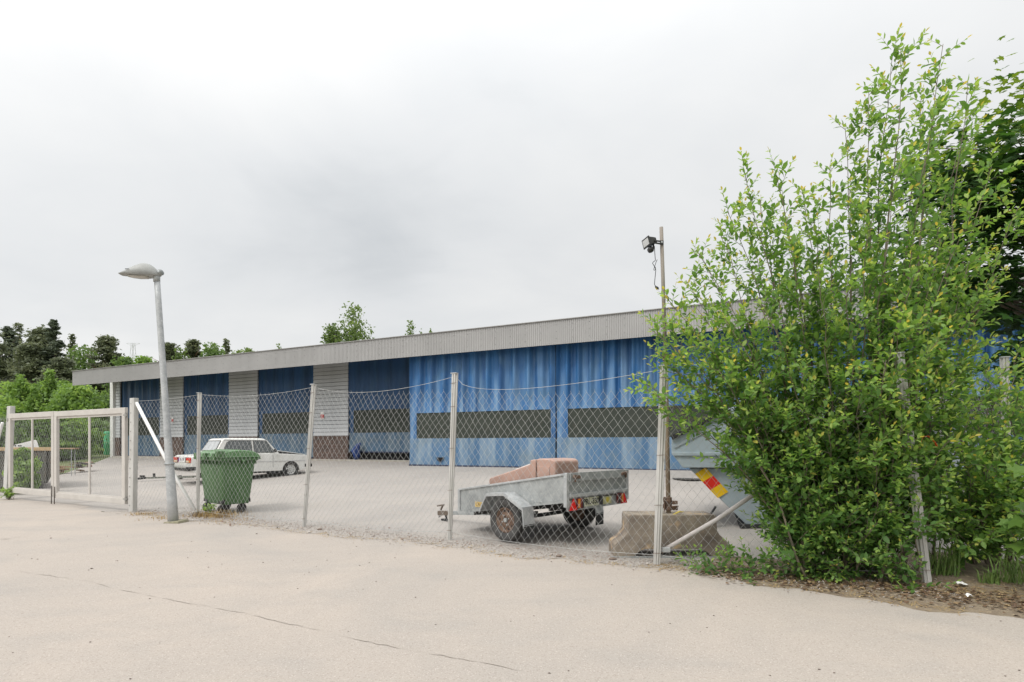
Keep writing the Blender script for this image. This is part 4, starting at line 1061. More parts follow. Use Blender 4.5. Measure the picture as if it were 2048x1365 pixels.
    me = text_mesh('CA-KU', .075, mat('faded_print', (0.22, 0.14, 0.05), rough=.6)); o = link('lettering', me, yp); o.matrix_local = Matrix.Translation(T(.74, hw + .0135, zb + .10)) @ Euler((radians(90), 0, radians(180))).to_matrix().to_4x4()
    # fenders, mudflaps, axle, wheels
    for sy in (-1, 1):
        ya, yb_ = sy * (hw + .005), sy * (hw + .24); b = MB()
        pts = [(.52, .42), (.36, .70), (-.02, .735), (-.40, .545), (-.43, .28)]
        for (xa, za), (xb, zb2) in zip(pts[:-1], pts[1:]):
            a = [Vector((xa, ya, za)), Vector((xa, yb_, za)), Vector((xb, yb_, zb2)), Vector((xb, ya, zb2))]
            n = Vector((-(zb2 - za), 0, xb - xa)).normalized() * .012
            if n.z < 0: n = -n
            b.hexa(a, [q + n for q in a])
        for (xa, za), (xb, zb2) in zip(pts[:-1], pts[1:]):
            b.hexa([Vector((xa, yb_, za)), Vector((xb, yb_, zb2)), Vector((xb, yb_, zb2 - .035)), Vector((xa, yb_, za - .035))], [Vector((xa, yb_ + sy * .008, za)), Vector((xb, yb_ + sy * .008, zb2)), Vector((xb, yb_ + sy * .008, zb2 - .035)), Vector((xa, yb_ + sy * .008, za - .035))])
        b.build('fender', GALV, root)
        b = MB(); b.box((-.435, sy * (hw + .122), .20), (.012, .22, .2)); b.build('mudflap', DARK, root)
        wheel(root, (0, sy * (hw + .115), .325), .325, .185, (0, sy, 0), RUST, .195)
    b = MB(); b.tube([(0, -hw - .05, .325), (0, hw + .05, .325)], .032, 10); b.build('axle', DARK, root, smooth=True)
    b = MB(); 
    for sy in (-.45, .45): b.bar(T(-1.0, sy, zb - .03), T(1.25, sy, zb - .03), .05, .08)
    b.bar(T(-.5, -.5, zb - .08), T(-.5, .5, zb - .08), .06, .06); b.bar((0, -.62, .40), (-.3, -.62, .52), .04, .05); b.bar((0, .62, .40), (-.3, .62, .52), .04, .05); b.build('chassis', DARK, root)
    # drawbar and coupling
    hx = 2.36; hy = .28; hz = .16
    b = MB(); b.bar((.15, .05, .33), (hx, hy, hz), .06, .07); dbar = b.build('drawbar', GALV2, root, bevel=.004)
    b = MB(); b.bar((hx - .22, hy - .02, hz + .01), (hx + .10, hy + .012, hz - .01), .085, .085); b.bar((hx + .06, hy, hz + .05), (hx - .02, hy, hz + .16), .03, .03); b.bar((hx - .04, hy, hz + .155), (hx + .16, hy, hz + .12), .035, .03); b.build('coupling', mat('worn_coupling', (0.2, 0.17, 0.14), (0.12, 0.09, 0.07), rough=.6, metal=.3), dbar, bevel=.008)
    b = MB(); b.tube([(hx - .1, hy, hz - .02), (hx - .11, hy, .05)], .022, 8); b.bar((hx - .20, hy, .03), (hx + .02, hy, .03), .05, .035); b.tube([(hx + .02, hy, hz - .03), (hx + .06, hy, .09), (hx + .12, hy, .06), (hx + .10, hy, .12)], .008, 6); b.build('jockey_foot', DARK, dbar)
trailer()
def pinkbin():
    """brownish pink wheelie bin lying in the trailer, lid end to the rear"""
    root = thing('wheeled_bin', 'faded pink brown wheelie bin lying on its side in the trailer', 'waste bin', (TRX, TRY, gh(TRX, TRY)), TRA)
    PK = mat('faded_pink_plastic', (0.44, 0.285, 0.23), (0.37, 0.235, 0.19), scale=3, rough=.55, bump=.03, c3=(0.50, 0.35, 0.29), s3=7, t3=.6)
    yc = .33
    def ring(x, y0, y1, z0, z1, r=.022, n=3):
        out = []
        cy, cz = (y0 + y1) / 2, (z0 + z1) / 2; a_, b_ = (y1 - y0) / 2 - r, (z1 - z0) / 2 - r
        for sy, sz, a0 in ((1, 1, 0), (-1, 1, 90), (-1, -1, 180), (1, -1, 270)):
            for i in range(n):
                a = radians(a0 + 90 * i / (n - 1)); out.append(Vector((x, cy + sy * a_ + r * cos(a), cz + sz * b_ + r * sin(a))))
        return out
    b = MB(); b.loft([ring(.80, yc - .20, yc + .20, .47, .88), ring(.77, yc - .22, yc + .22, .46, .91), ring(-.20, yc - .27, yc + .27, .59, 1.17), ring(-.26, yc - .27, yc + .27, .60, 1.18)])
    body = b.build('body', PK, root, bevel=.008)
    b = MB(); b.loft([ring(-.22, yc - .305, yc + .305, .58, 1.225), ring(-.235, yc - .315, yc + .315, .575, 1.235), ring(-.32, yc - .315, yc + .315, .58, 1.245), ring(-.335, yc - .30, yc + .30, .59, 1.235)]); b.build('rim', PK, root, bevel=.006)
    b = MB(); b.loft([ring(-.36, yc - .31, yc + .31, .585, 1.25), ring(-.40, yc - .315, yc + .315, .585, 1.26), ring(-.62, yc - .305, yc + .305, .595, 1.255), ring(-.69, yc - .285, yc + .285, .61, 1.23), ring(-.71, yc - .25, yc + .25, .64, 1.19)]); lid = b.build('lid', PK, root, bevel=.008)
    b = MB(); b.box((-.49, yc + .312, .93), (.24, .012, .42)); b.build('lid_panel', PK, lid, bevel=.01)
    b = MB(); b.box((.1, yc + .02, 1.118), (.34, .2, .012), Matrix.Rotation(radians(16.5), 3, 'Y')); b.build('pale_sticker', mat('pale_sticker', (0.8, 0.78, 0.76), rough=.5), body)
    b = MB(); b.tube([(-.25, yc - .2, 1.22), (-.22, yc - .2, 1.29), (-.22, yc + .0, 1.29), (-.25, yc + .0, 1.22)], .015, 8); 
    b = MB(); b.bar((-.348, yc - .30, .60), (-.348, yc + .30, .60), .03, .02); b.box((-.348, yc, .92), (.02, .57, .6)); b.build('lid_gap', mat('dark_gap', (0.05, 0.03, 0.025), rough=.9), lid)
pinkbin()

# ------------------------------------------------------------------ concrete barrier, pole, floodlight
def barrier():
    Zf = 6.95; xl = (1229 - 1024) / F_PX * Zf
    root = thing('concrete_barrier', 'short stained concrete barrier with flared feet behind the fence', 'barrier', (xl, Zf, gh(xl + .7, Zf)))
    CN = mat('stained_concrete', (0.33, 0.28, 0.22), (0.15, 0.125, 0.105), scale=2.6, rough=.95, bump=.5, bscale=30, c3=(0.42, 0.31, 0.20), s3=4, t3=.58)
    w = 1.55; k = 1.55
    prof = [(0, 0), (.25, 0), (.33, .07), (.40, .105), (1.14, .105), (1.22, .07), (1.30, 0), (w, 0), (w, .15), (w - .05, .20), (w - .16, .30), (w - .19, .36), (w - .20, .545), (w - .22, .56), (.20, .56), (.185, .545), (.18, .34), (.13, .26), (.02, .18), (0, .15)]
    b = MB(); b.prism(prof, lambda a, z, d: Vector((a, d, z)), 0, .42); o = b.build('body', CN, root, bevel=.012)
    b = MB(); b.tube([(.62, -.003, .30), (.62, -.003, .36)], .012, 6)
    b = MB(); b.prism([(.575, .335), (.615, .335), (.625, .31), (.615, .285), (.575, .285)], lambda a, z, d: Vector((a, -.003 + d, z)), 0, .002); b.build('stencil_mark', mat('faded_stencil', (0.10, 0.085, 0.07), rough=.9), o)
    b = MB(); b.bar((-.05, -.02, .006), (1.58, -.02, .006), .05, .012); b.build('base_rail', GALV2, root)
barrier()
PZ = 7.16
def floodpole():
    base = P(1338, 1040, PZ); base.z = .56; top = P(1322.5, 455, PZ)
    root = thing('floodlight_pole', 'thin brown steel pole standing in the concrete barrier behind the white fence post', 'pole', (base.x, base.y, 0))
    OB = Vector((base.x, base.y, 0)); L_ = lambda p: p - OB
    PM = mat('weathered_pole', (0.30, 0.27, 0.235), (0.22, 0.19, 0.16), scale=6, rough=.75, bump=.15, stretch=(1, 1, .3), c3=(0.20, 0.12, 0.075), s3=8, t3=.62)
    b = MB(); j = P(1331, 715, PZ)
    b.tube([L_(base - Vector((0, 0, .3))), L_(j)], .031, 14); b.build('lower_tube', RUST if False else mat('brown_tube', (0.26, 0.20, 0.14), (0.17, 0.13, 0.09), scale=6, rough=.8, stretch=(1, 1, .3)), root, smooth=True)
    b = MB(); b.tube([L_(j - Vector((0, 0, .05))), L_(P(1326, 560, PZ)), L_(top)], .025, 14); b.build('upper_tube', PM, root, smooth=True)
    b = MB(); b.tube([L_(j + Vector((0, 0, .04))), L_(j - Vector((0, 0, .04)))], .044, 12); b.bar(L_(j) + Vector((0, 0, 0)), L_(j) + Vector((.12, -.01, .005)), .025, .03); b.build('clamp', RUST, root)
    c = L_(P(1337, 1008, PZ)); b = MB(); b.tube([c - Vector((0, 0, .09)), c + Vector((0, 0, .09))], .045, 12); 
    for dz, dx, dy in ((.06, -.08, -.02), (-.03, -.085, .0), (.02, .075, -.03), (-.06, .08, -.02)): b.box(c + Vector((dx, dy, dz)), (.07, .05, .05)); 
    b.tube([c + Vector((-.11, -.05, .05)), c + Vector((-.02, -.07, .05))], .014, 6); b.tube([c + Vector((.02, -.07, -.03)), c + Vector((.12, -.05, -.03))], .014, 6); b.tube([c + Vector((-.07, -.05, .10)), c + Vector((-.07, -.05, -.1))], .012, 6)
    b.build('coupler', RUST, root, bevel=.006)
    # floodlight hung on the pole
    fp = P(1301, 485, PZ - .01)
    fl = thing('floodlight', 'small black floodlight with sensor and dangling cable near the top of the pole', 'floodlight', fp)
    kx = PZ / F_PX
    Rm = Matrix.Rotation(radians(-14), 3, 'Y') @ Matrix.Rotation(radians(18), 3, 'Z')
    def tr(v): return Rm @ Vector(v)
    b = MB()
    ra = [tr(v) for v in ((-.055, -.075, -.05), (-.055, .075, -.05), (-.055, .075, .055), (-.055, -.075, .055))]
    rb_ = [tr(v) for v in ((.05, -.05, -.035), (.05, .05, -.035), (.05, .05, .045), (.05, -.05, .045))]
    b.hexa(ra, rb_); hs = b.build('housing', BLACKP, fl, bevel=.005)
    b = MB(); b.hexa([tr(v) for v in ((-.073, -.085, -.062), (-.073, .085, -.062), (-.073, .085, .066), (-.073, -.085, .066))], [tr(v) for v in ((-.056, -.082, -.06), (-.056, .082, -.06), (-.056, .082, .064), (-.056, -.082, .064))]); b.build('bezel', BLACKP, hs, bevel=.003)
    b = MB(); b.hexa([tr(v) for v in ((-.077, -.066, -.042), (-.077, .066, -.042), (-.077, .066, .046), (-.077, -.066, .046))], [tr(v) for v in ((-.0735, -.066, -.042), (-.0735, .066, -.042), (-.0735, .066, .046), (-.0735, -.066, .046))]); b.build('glass', mat('flood_glass', (0.55, 0.56, 0.56), (0.45, 0.46, 0.46), rough=.1, spec=.8), hs)
    b = MB()
    for i in range(5): b.hexa([tr((.052, -.045 + .02 * i, -.03)), tr((.068, -.045 + .02 * i, -.03)), tr((.068, -.04 + .02 * i, -.03)), tr((.052, -.04 + .02 * i, -.03))], [tr((.052, -.045 + .02 * i, .04)), tr((.068, -.045 + .02 * i, .04)), tr((.068, -.04 + .02 * i, .04)), tr((.052, -.04 + .02 * i, .04))])
    b.build('cooling_fin', BLACKP, hs)
    tx = (P(1322, 487, PZ) - fp)
    b = MB(); b.bar((.04, -.055, .0), tx + Vector((-.01, -.035, .012)), .012, .018); b.bar((.04, -.055, -.03), tx + Vector((-.01, -.035, -.022)), .012, .018); b.box(tx + Vector((-.0, -.034, -.004)), (.05, .012, .055)); b.build('bracket', BLACKP, fl)
    b = MB(); b.lathe([(0, .006), (.014, .004), (.014, -.002), (0, -.002)], lambda x, y, h: tx + Vector((x, -.042 - h, y)), 10); b.build('screw', GALV, fl)
    b = MB(); b.bar((.035, -.01, -.035), (.045, -.01, -.09), .018, .022)
    b.lathe([(.0, -.045), (.03, -.04), (.042, -.015), (.042, .015), (.03, .03), (0, .035)], lambda x, y, h: Vector((.0, -.02, -.105)) + Matrix.Rotation(radians(-35), 3, 'Y') @ Vector((h, y, x)), 14); b.build('sensor', BLACKP, fl, smooth=True)
    cab = [(1309, 493), (1309.5, 505), (1310.5, 518), (1311, 521), (1306, 525), (1305, 527), (1308, 532), (1311, 536), (1311.5, 539), (1308, 541.5), (1307.5, 539), (1309.5, 533), (1312, 525), (1314.5, 519.5)]
    b = MB(); b.tube([P(x, y, PZ - .03 - .004 * (i % 3)) - fp for i, (x, y) in enumerate(cab)], .0045, 6)
    b.tube([P(x, y, PZ - .03) - fp for x, y in ((1309.5, 533), (1311.5, 541), (1310.5, 552), (1309.5, 562), (1309, 569), (1311, 573))], .0045, 6); b.build('cable', BLACKP, fl, smooth=True)
    pg = P(1313.5, 576, PZ - .03) - fp
    b = MB(); b.tube([pg + Vector((-.02, 0, .022)), pg, pg + Vector((.018, 0, -.018))], [.008, .02, .02], 10); b.tube([pg + Vector((.018, 0, -.018)), pg + Vector((.033, 0, -.02))], .005, 6); b.build('plug', BLACKP, fl)
floodpole()
# yellow rag tied at the pole foot
b = MB(); c = P(1350, 1033, 7.02)
for v0, v1, w in (((-.03, 0, .02), (.06, -.02, .07), .035), ((.04, -.02, .065), (.11, -.02, .06), .03), ((-.02, -.02, .03), (-.045, -.05, -.03), .03), ((-.045, -.05, -.03), (-.04, -.055, -.10), .028), ((-.0, -.02, .03), (-.01, -.05, -.05), .022)):
    b.bar(c + Vector(v0), c + Vector(v1), .012, w, (0, -1, 0))
tag(b.build('rag', mat('yellow_rag', (0.55, 0.43, 0.09), (0.45, 0.33, 0.06), scale=20, rough=.8), None, bevel=.004), 'knotted yellow rag hanging on the concrete barrier at the pole', 'rag')

# ------------------------------------------------------------------ pale grey closed skip behind the shrub
def skip():
    Zf = 8.75; k = Zf / F_PX
    X = lambda x: (x - 1024) * k
    Zz = lambda y: EYE - (y - HY) * k
    g = gh(X(1600), Zf)
    root = thing('skip_container', 'pale blue grey steel skip with sloping lid, half hidden by the shrub', 'skip', (0, Zf, 0))
    CM = mat('pale_grey_paint', (0.40, 0.47, 0.51), (0.34, 0.405, 0.44), scale=2.2, rough=.5, bump=.03, c3=(0.30, 0.33, 0.34), s3=7, t3=.66)
    CM2 = mat('pale_grey_paint_shaded', (0.36, 0.42, 0.455), (0.30, 0.355, 0.385), scale=2.2, rough=.5, bump=.03)  # same paint darkened: shade below the overhanging upper body put into its colour
    fr = lambda a, z, d: Vector((X(a) + d * .36, d, Zz(z)))
    D = 1.75
    b = MB(); b.prism([(1343, 874), (1348, 869), (1432, 829), (1500, 800), (1900, 793), (1948, 880), (1940, 936), (1366, 936), (1343, 908)], fr, 0, D); b.build('upper_body', CM, root, bevel=.012)
    b = MB(); b.prism([(1378, 938), (1930, 938), (1800, 1052), (1494, 1052)], fr, .10, D - .1); lo = b.build('lower_body', CM2, root, bevel=.012)
    b = MB(); b.prism([(1344, 905), (1945, 905), (1945, 912), (1347, 912)], fr, -.03, .0); b.build('ledge', CM, root, bevel=.006)
    b = MB(); b.prism([(1347, 893), (1437, 848), (1437, 852), (1350, 897)], fr, -.015, .0); b.build('seam', CM2, root)
    b = MB(); b.prism([(1341, 871), (1433, 826), (1437, 834), (1345, 880)], fr, -.06, D + .05); b.build('rubber_flap', DARK, root, bevel=.01)
    b = MB(); b.prism([(1478, 799), (1905, 789), (1905, 796), (1490, 805)], fr, -.06, D + .05); b.build('lid', mat('pale_lid', (0.60, 0.62, 0.63), (0.5, 0.52, 0.53), rough=.45), root, bevel=.01)
    for x in (1500, 1640, 1780): 
        b = MB(); b.prism([(x - 7, 812), (x + 7, 812), (x + 7, 934), (x - 7, 934)], fr, -.06, .0); b.build('rib', CM, root, bevel=.006)
    for x in (1560, 1690):
        b = MB(); b.prism([(x - 6, 940), (x + 6, 940), (x + 6, 1050), (x - 6, 1050)], fr, .05, .1); b.build('rib', CM2, root, bevel=.006)
    b = MB(); b.prism([(1480, 1050), (1815, 1050), (1815, 1057), (1480, 1057)], fr, .02, D - .05); b.build('base_skid', DARK, root)
    b = MB(); b.prism([(1418, 1034), (1422, 1034), (1434, 1016), (1430, 1015)], fr, .05, .2); b.build('foot', DARK, root)
    # warning board along the slope: yellow, red, yellow
    cols = [mat('warning_yellow', (0.80, 0.50, 0.02), (0.7, 0.45, 0.02), rough=.4), mat('warning_red', (0.70, 0.03, 0.02), (0.6, 0.03, 0.02), rough=.4), MATS['warning_yellow']]
    wb = bpy.data.objects.new('warning_board', None); COL.objects.link(wb); wb.parent = root
    e0 = Vector((1390, 949)); e1 = Vector((1436, 998)); dn = Vector((21, -13))
    q0 = e0 + (e1 - e0)
    for i in range(3):
        a0 = e0 + (e1 - e0) * (i / 3) ; a1 = e0 + (e1 - e0) * ((i + 1) / 3)
        b = MB(); b.prism([tuple(a0), tuple(a1), tuple(a1 + dn), tuple(a0 + dn)], fr, .085, .098); b.build('stripe', cols[i], wb)
skip()
# manhole / drain grating
b = MB(); c = Vector((*P(1382, 968, 15.3).xy, 0)); zc = gh(c.x, c.y)
dr = thing('drain_cover', 'dark round drain cover set in the yard left of the pale skip', 'drain cover', (c.x, c.y, zc))
b = MB(); b.lathe([(0, .012), (.42, .012), (.44, .004)], lambda x, y, h: Vector((x, y, h)), 28); b.build('cover', mat('cast_iron', (0.05, 0.045, 0.04), (0.09, 0.08, 0.07), rough=.7, bump=.3), dr)
b = MB(); b.lathe([(.44, .008), (.52, .010), (.52, .002), (.44, .002)], lambda x, y, h: Vector((x, y, h)), 28, close=True); b.build('frame_ring', mat('cast_iron', None), dr)

# ------------------------------------------------------------------ things behind the gate
def behind_gate():
    Zs = 17.2; k = Zs / F_PX
    X = lambda x: (x - 1024) * k
    Zz = lambda y: EYE - (y - HY) * k
    SK = mat('dark_green_steel', (0.055, 0.06, 0.05), (0.085, 0.075, 0.06), scale=3, rough=.7, c3=(0.14, 0.08, 0.05), s3=6, t3=.62)
    root = thing('open_skip', 'dark open topped skip with sloped end behind the left gate leaf', 'skip', (0, Zs, 0))
    fr = lambda a, z, d: Vector((X(a) - d * .90, d, Zz(z)))
    b = MB(); b.prism([(-60, 902), (107, 902), (106, 945), (95, 967), (-30, 978)], fr, 0, 1.9); b.build('body', SK, root, bevel=.02)
    b = MB(); b.prism([(-62, 895), (109, 895), (109, 902), (-62, 902)], fr, -.05, .05); b.build('rim', mat('ochre_rim', (0.48, 0.34, 0.18), (0.36, 0.25, 0.14), scale=6, rough=.8), root, bevel=.008)
    for x in (-10, 55, 90):
        b = MB(); b.prism([(x - 3, 903), (x + 3, 903), (x + 2, 964), (x - 3, 966)], fr, -.05, .0); b.build('rib', SK, root)
    b = MB(); b.prism([(78, 968), (84, 968), (84, 977), (78, 977)], fr, .1, .3); b.build('foot', DARK, root)
    # white sheet-metal hood lying on the skip
    root2 = thing('white_panel', 'white wedge shaped panel lying on top of the dark skip', 'panel', (0, Zs + .5, 0))
    k2 = (Zs + .5) / F_PX; X2 = lambda x: (x - 1024) * k2; Z2 = lambda y: EYE - (y - HY) * k2
    b = MB(); b.prism([(26, 896), (29, 890), (50, 885), (70, 880), (73, 881), (78, 896)], lambda a, z, d: Vector((X2(a) - d * .9, d, Z2(z))), 0, .8); b.build('shell', WHITEP, root2)
    b = MB()
    for x in (31, 38, 42): b.lathe([(0, .006), (.025, .005), (.025, -.01), (0, -.01)], lambda a, c, h, x=x: Vector((X2(x) + a, -.006 - h, Z2(892) + c)), 10)
    b.build('hole', DARK, root2)
    # long plank on trestles further back
    Zt = 22.0; k3 = Zt / F_PX; xa, xb = (100 - 1024) * k3, (155 - 1024) * k3; zt = EYE - (897.5 - HY) * k3; g = gh(xa, Zt)
    r3 = thing('trestle_table', 'long rusty plank on trestle legs behind the gate', 'table', (xa, Zt, g))
    b = MB(); b.box(((xb - xa) / 2 - .12, .12, zt - g), (xb - xa, .24, .05)); b.build('plank', mat('weathered_plank', (0.42, 0.28, 0.16), (0.30, 0.2, 0.12), scale=6, rough=.9), r3)
    for x in (.02, xb - xa - .28):
        for y in (.03, .21):
            b = MB(); b.bar((x, y, 0), (x, y, zt - g - .03), .022, .022); b.build('leg', GALV2, r3)
    # heap of rusty scrap along the yard edge
    r4 = thing('scrap_heap', 'low heap of rusty planks and scrap along the yard edge behind the gate', 'scrap heap', (*P(140, 925, 23.5).xy, gh(*P(140, 925, 23.5).xy)))
    lr = random.Random(3)
    mm = [RUST, mat('weathered_plank', None), mat('dark_scrap', (0.06, 0.05, 0.05), (0.1, 0.09, 0.08), rough=.8), mat('pinkish_block', (0.40, 0.26, 0.2), (0.3, 0.2, 0.16), rough=.9)]
    for i in range(26):
        L_ = lr.uniform(.3, .9); x = lr.uniform(-.8, .35); y = x * 1.0 + lr.uniform(-.5, .5); z = lr.uniform(.04, .4) * (1 - abs(x - .3) / 3)
        a = lr.uniform(0, pi); d = Vector((cos(a), sin(a), lr.uniform(-.12, .12))) * L_ / 2
        b = MB(); c = Vector((x, y, z + .05)); b.bar(c - d, c + d, lr.uniform(.06, .2), lr.uniform(.03, .1)); b.build(('plank', 'scrap_piece')[i % 2], mm[i % 4], r4)
    # green drum by the building corner
    c = P(214, 872, 37.0); g = gh(c.x, c.y)
    r5 = thing('plastic_tank', 'upright bright green plastic tank beside the left corner of the hall', 'tank', (c.x, c.y, g))
    b = MB(); b.lathe([(.17, 0), (.19, .03), (.19, .8), (.2, .83), (.19, .86), (.19, 1.55), (.17, 1.63), (.1, 1.66)], lambda x, y, h: Vector((x, y, h)), 18); b.build('body', mat('green_tank', (0.05, 0.32, 0.13), (0.07, 0.38, 0.17), rough=.5), r5, smooth=True)
    b = MB(); b.lathe([(.06, 1.64), (.06, 1.69), (0, 1.69)], lambda x, y, h: Vector((x, y, h)), 10); b.build('cap', BLACKP, r5)
behind_gate()

# ------------------------------------------------------------------ vegetation
def unit(v): return v / (np.linalg.norm(v, axis=-1, keepdims=True) + 1e-9)
LEAF_V = np.array([[0, 0, 0], [-.32, .28, .07], [0, .30, 0], [.32, .28, .07], [-.36, .62, .06], [0, .64, -.02], [.36, .62, .06], [0, 1.0, -.05]])
LEAF_F4 = np.array([[1, 2, 5, 4], [2, 3, 6, 5]]); LEAF_F3 = np.array([[0, 2, 1], [0, 3, 2], [4, 5, 7], [5, 6, 7]])
MAPLE_V = np.array([[0, 0, 0], [-.18, .12, .02], [-.5, .10, .0], [-.38, .38, .05], [-.62, .72, .0], [-.24, .66, .05], [0, 1.05, -.06], [.24, .66, .05], [.62, .72, 0], [.38, .38, .05], [.5, .10, 0], [.18, .12, .02], [0, .42, .0]])
MAPLE_F3 = np.array([[12, i, i + 1] for i in range(0, 11)] + [[12, 11, 0]])[:, [0, 2, 1]]
def leaves_mesh(name, pos, dirs, nrm, L_, Wd, tint, m, kind='oval'):
    TV = LEAF_V if kind == 'oval' else MAPLE_V
    d = unit(dirs); s = unit(np.cross(d, nrm)); n = np.cross(s, d)
    n0 = len(pos); nv = len(TV)
    V = pos[:, None, :] + L_[:, None, None] * (TV[None, :, 1:2] * d[:, None, :] + TV[None, :, 0:1] * Wd * s[:, None, :] + TV[None, :, 2:3] * n[:, None, :])
    off = (np.arange(n0) * nv)[:, None, None]
    if kind == 'oval': Fs = [(LEAF_F4[None] + off).reshape(-1, 4), (LEAF_F3[None] + off).reshape(-1, 3)]
    else: Fs = [(MAPLE_F3[None] + off).reshape(-1, 3)]
    return npmesh(name, V.reshape(-1, 3), Fs, m, np.repeat(tint, nv))
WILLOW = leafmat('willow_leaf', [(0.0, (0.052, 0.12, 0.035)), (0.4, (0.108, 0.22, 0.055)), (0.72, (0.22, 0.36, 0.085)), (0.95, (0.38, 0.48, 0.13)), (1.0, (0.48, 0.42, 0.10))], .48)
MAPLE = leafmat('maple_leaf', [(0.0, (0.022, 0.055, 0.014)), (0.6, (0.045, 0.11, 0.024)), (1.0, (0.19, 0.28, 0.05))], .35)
SAPM = leafmat('maple_sapling_leaf', [(0.0, (0.07, 0.14, 0.03)), (1.0, (0.14, 0.25, 0.05))], .42)
BUSH = leafmat('hedge_leaf', [(0.0, (0.11, 0.185, 0.055)), (0.5, (0.205, 0.325, 0.09)), (1.0, (0.35, 0.48, 0.15))], .45)
BUSHD = leafmat('dark_hedge_leaf', [(0.0, (0.085, 0.145, 0.05)), (1.0, (0.21, 0.31, 0.10))], .4)
BIRCH = leafmat('birch_leaf', [(0.0, (0.10, 0.155, 0.055)), (1.0, (0.22, 0.30, 0.10))], .45)
PINE = leafmat('pine_needle', [(0.0, (0.09, 0.105, 0.065)), (0.6, (0.14, 0.165, 0.095)), (1.0, (0.21, 0.23, 0.13))], .35)
SPRUCE = leafmat('spruce_needle', [(0.0, (0.075, 0.095, 0.068)), (1.0, (0.14, 0.17, 0.11))], .3)

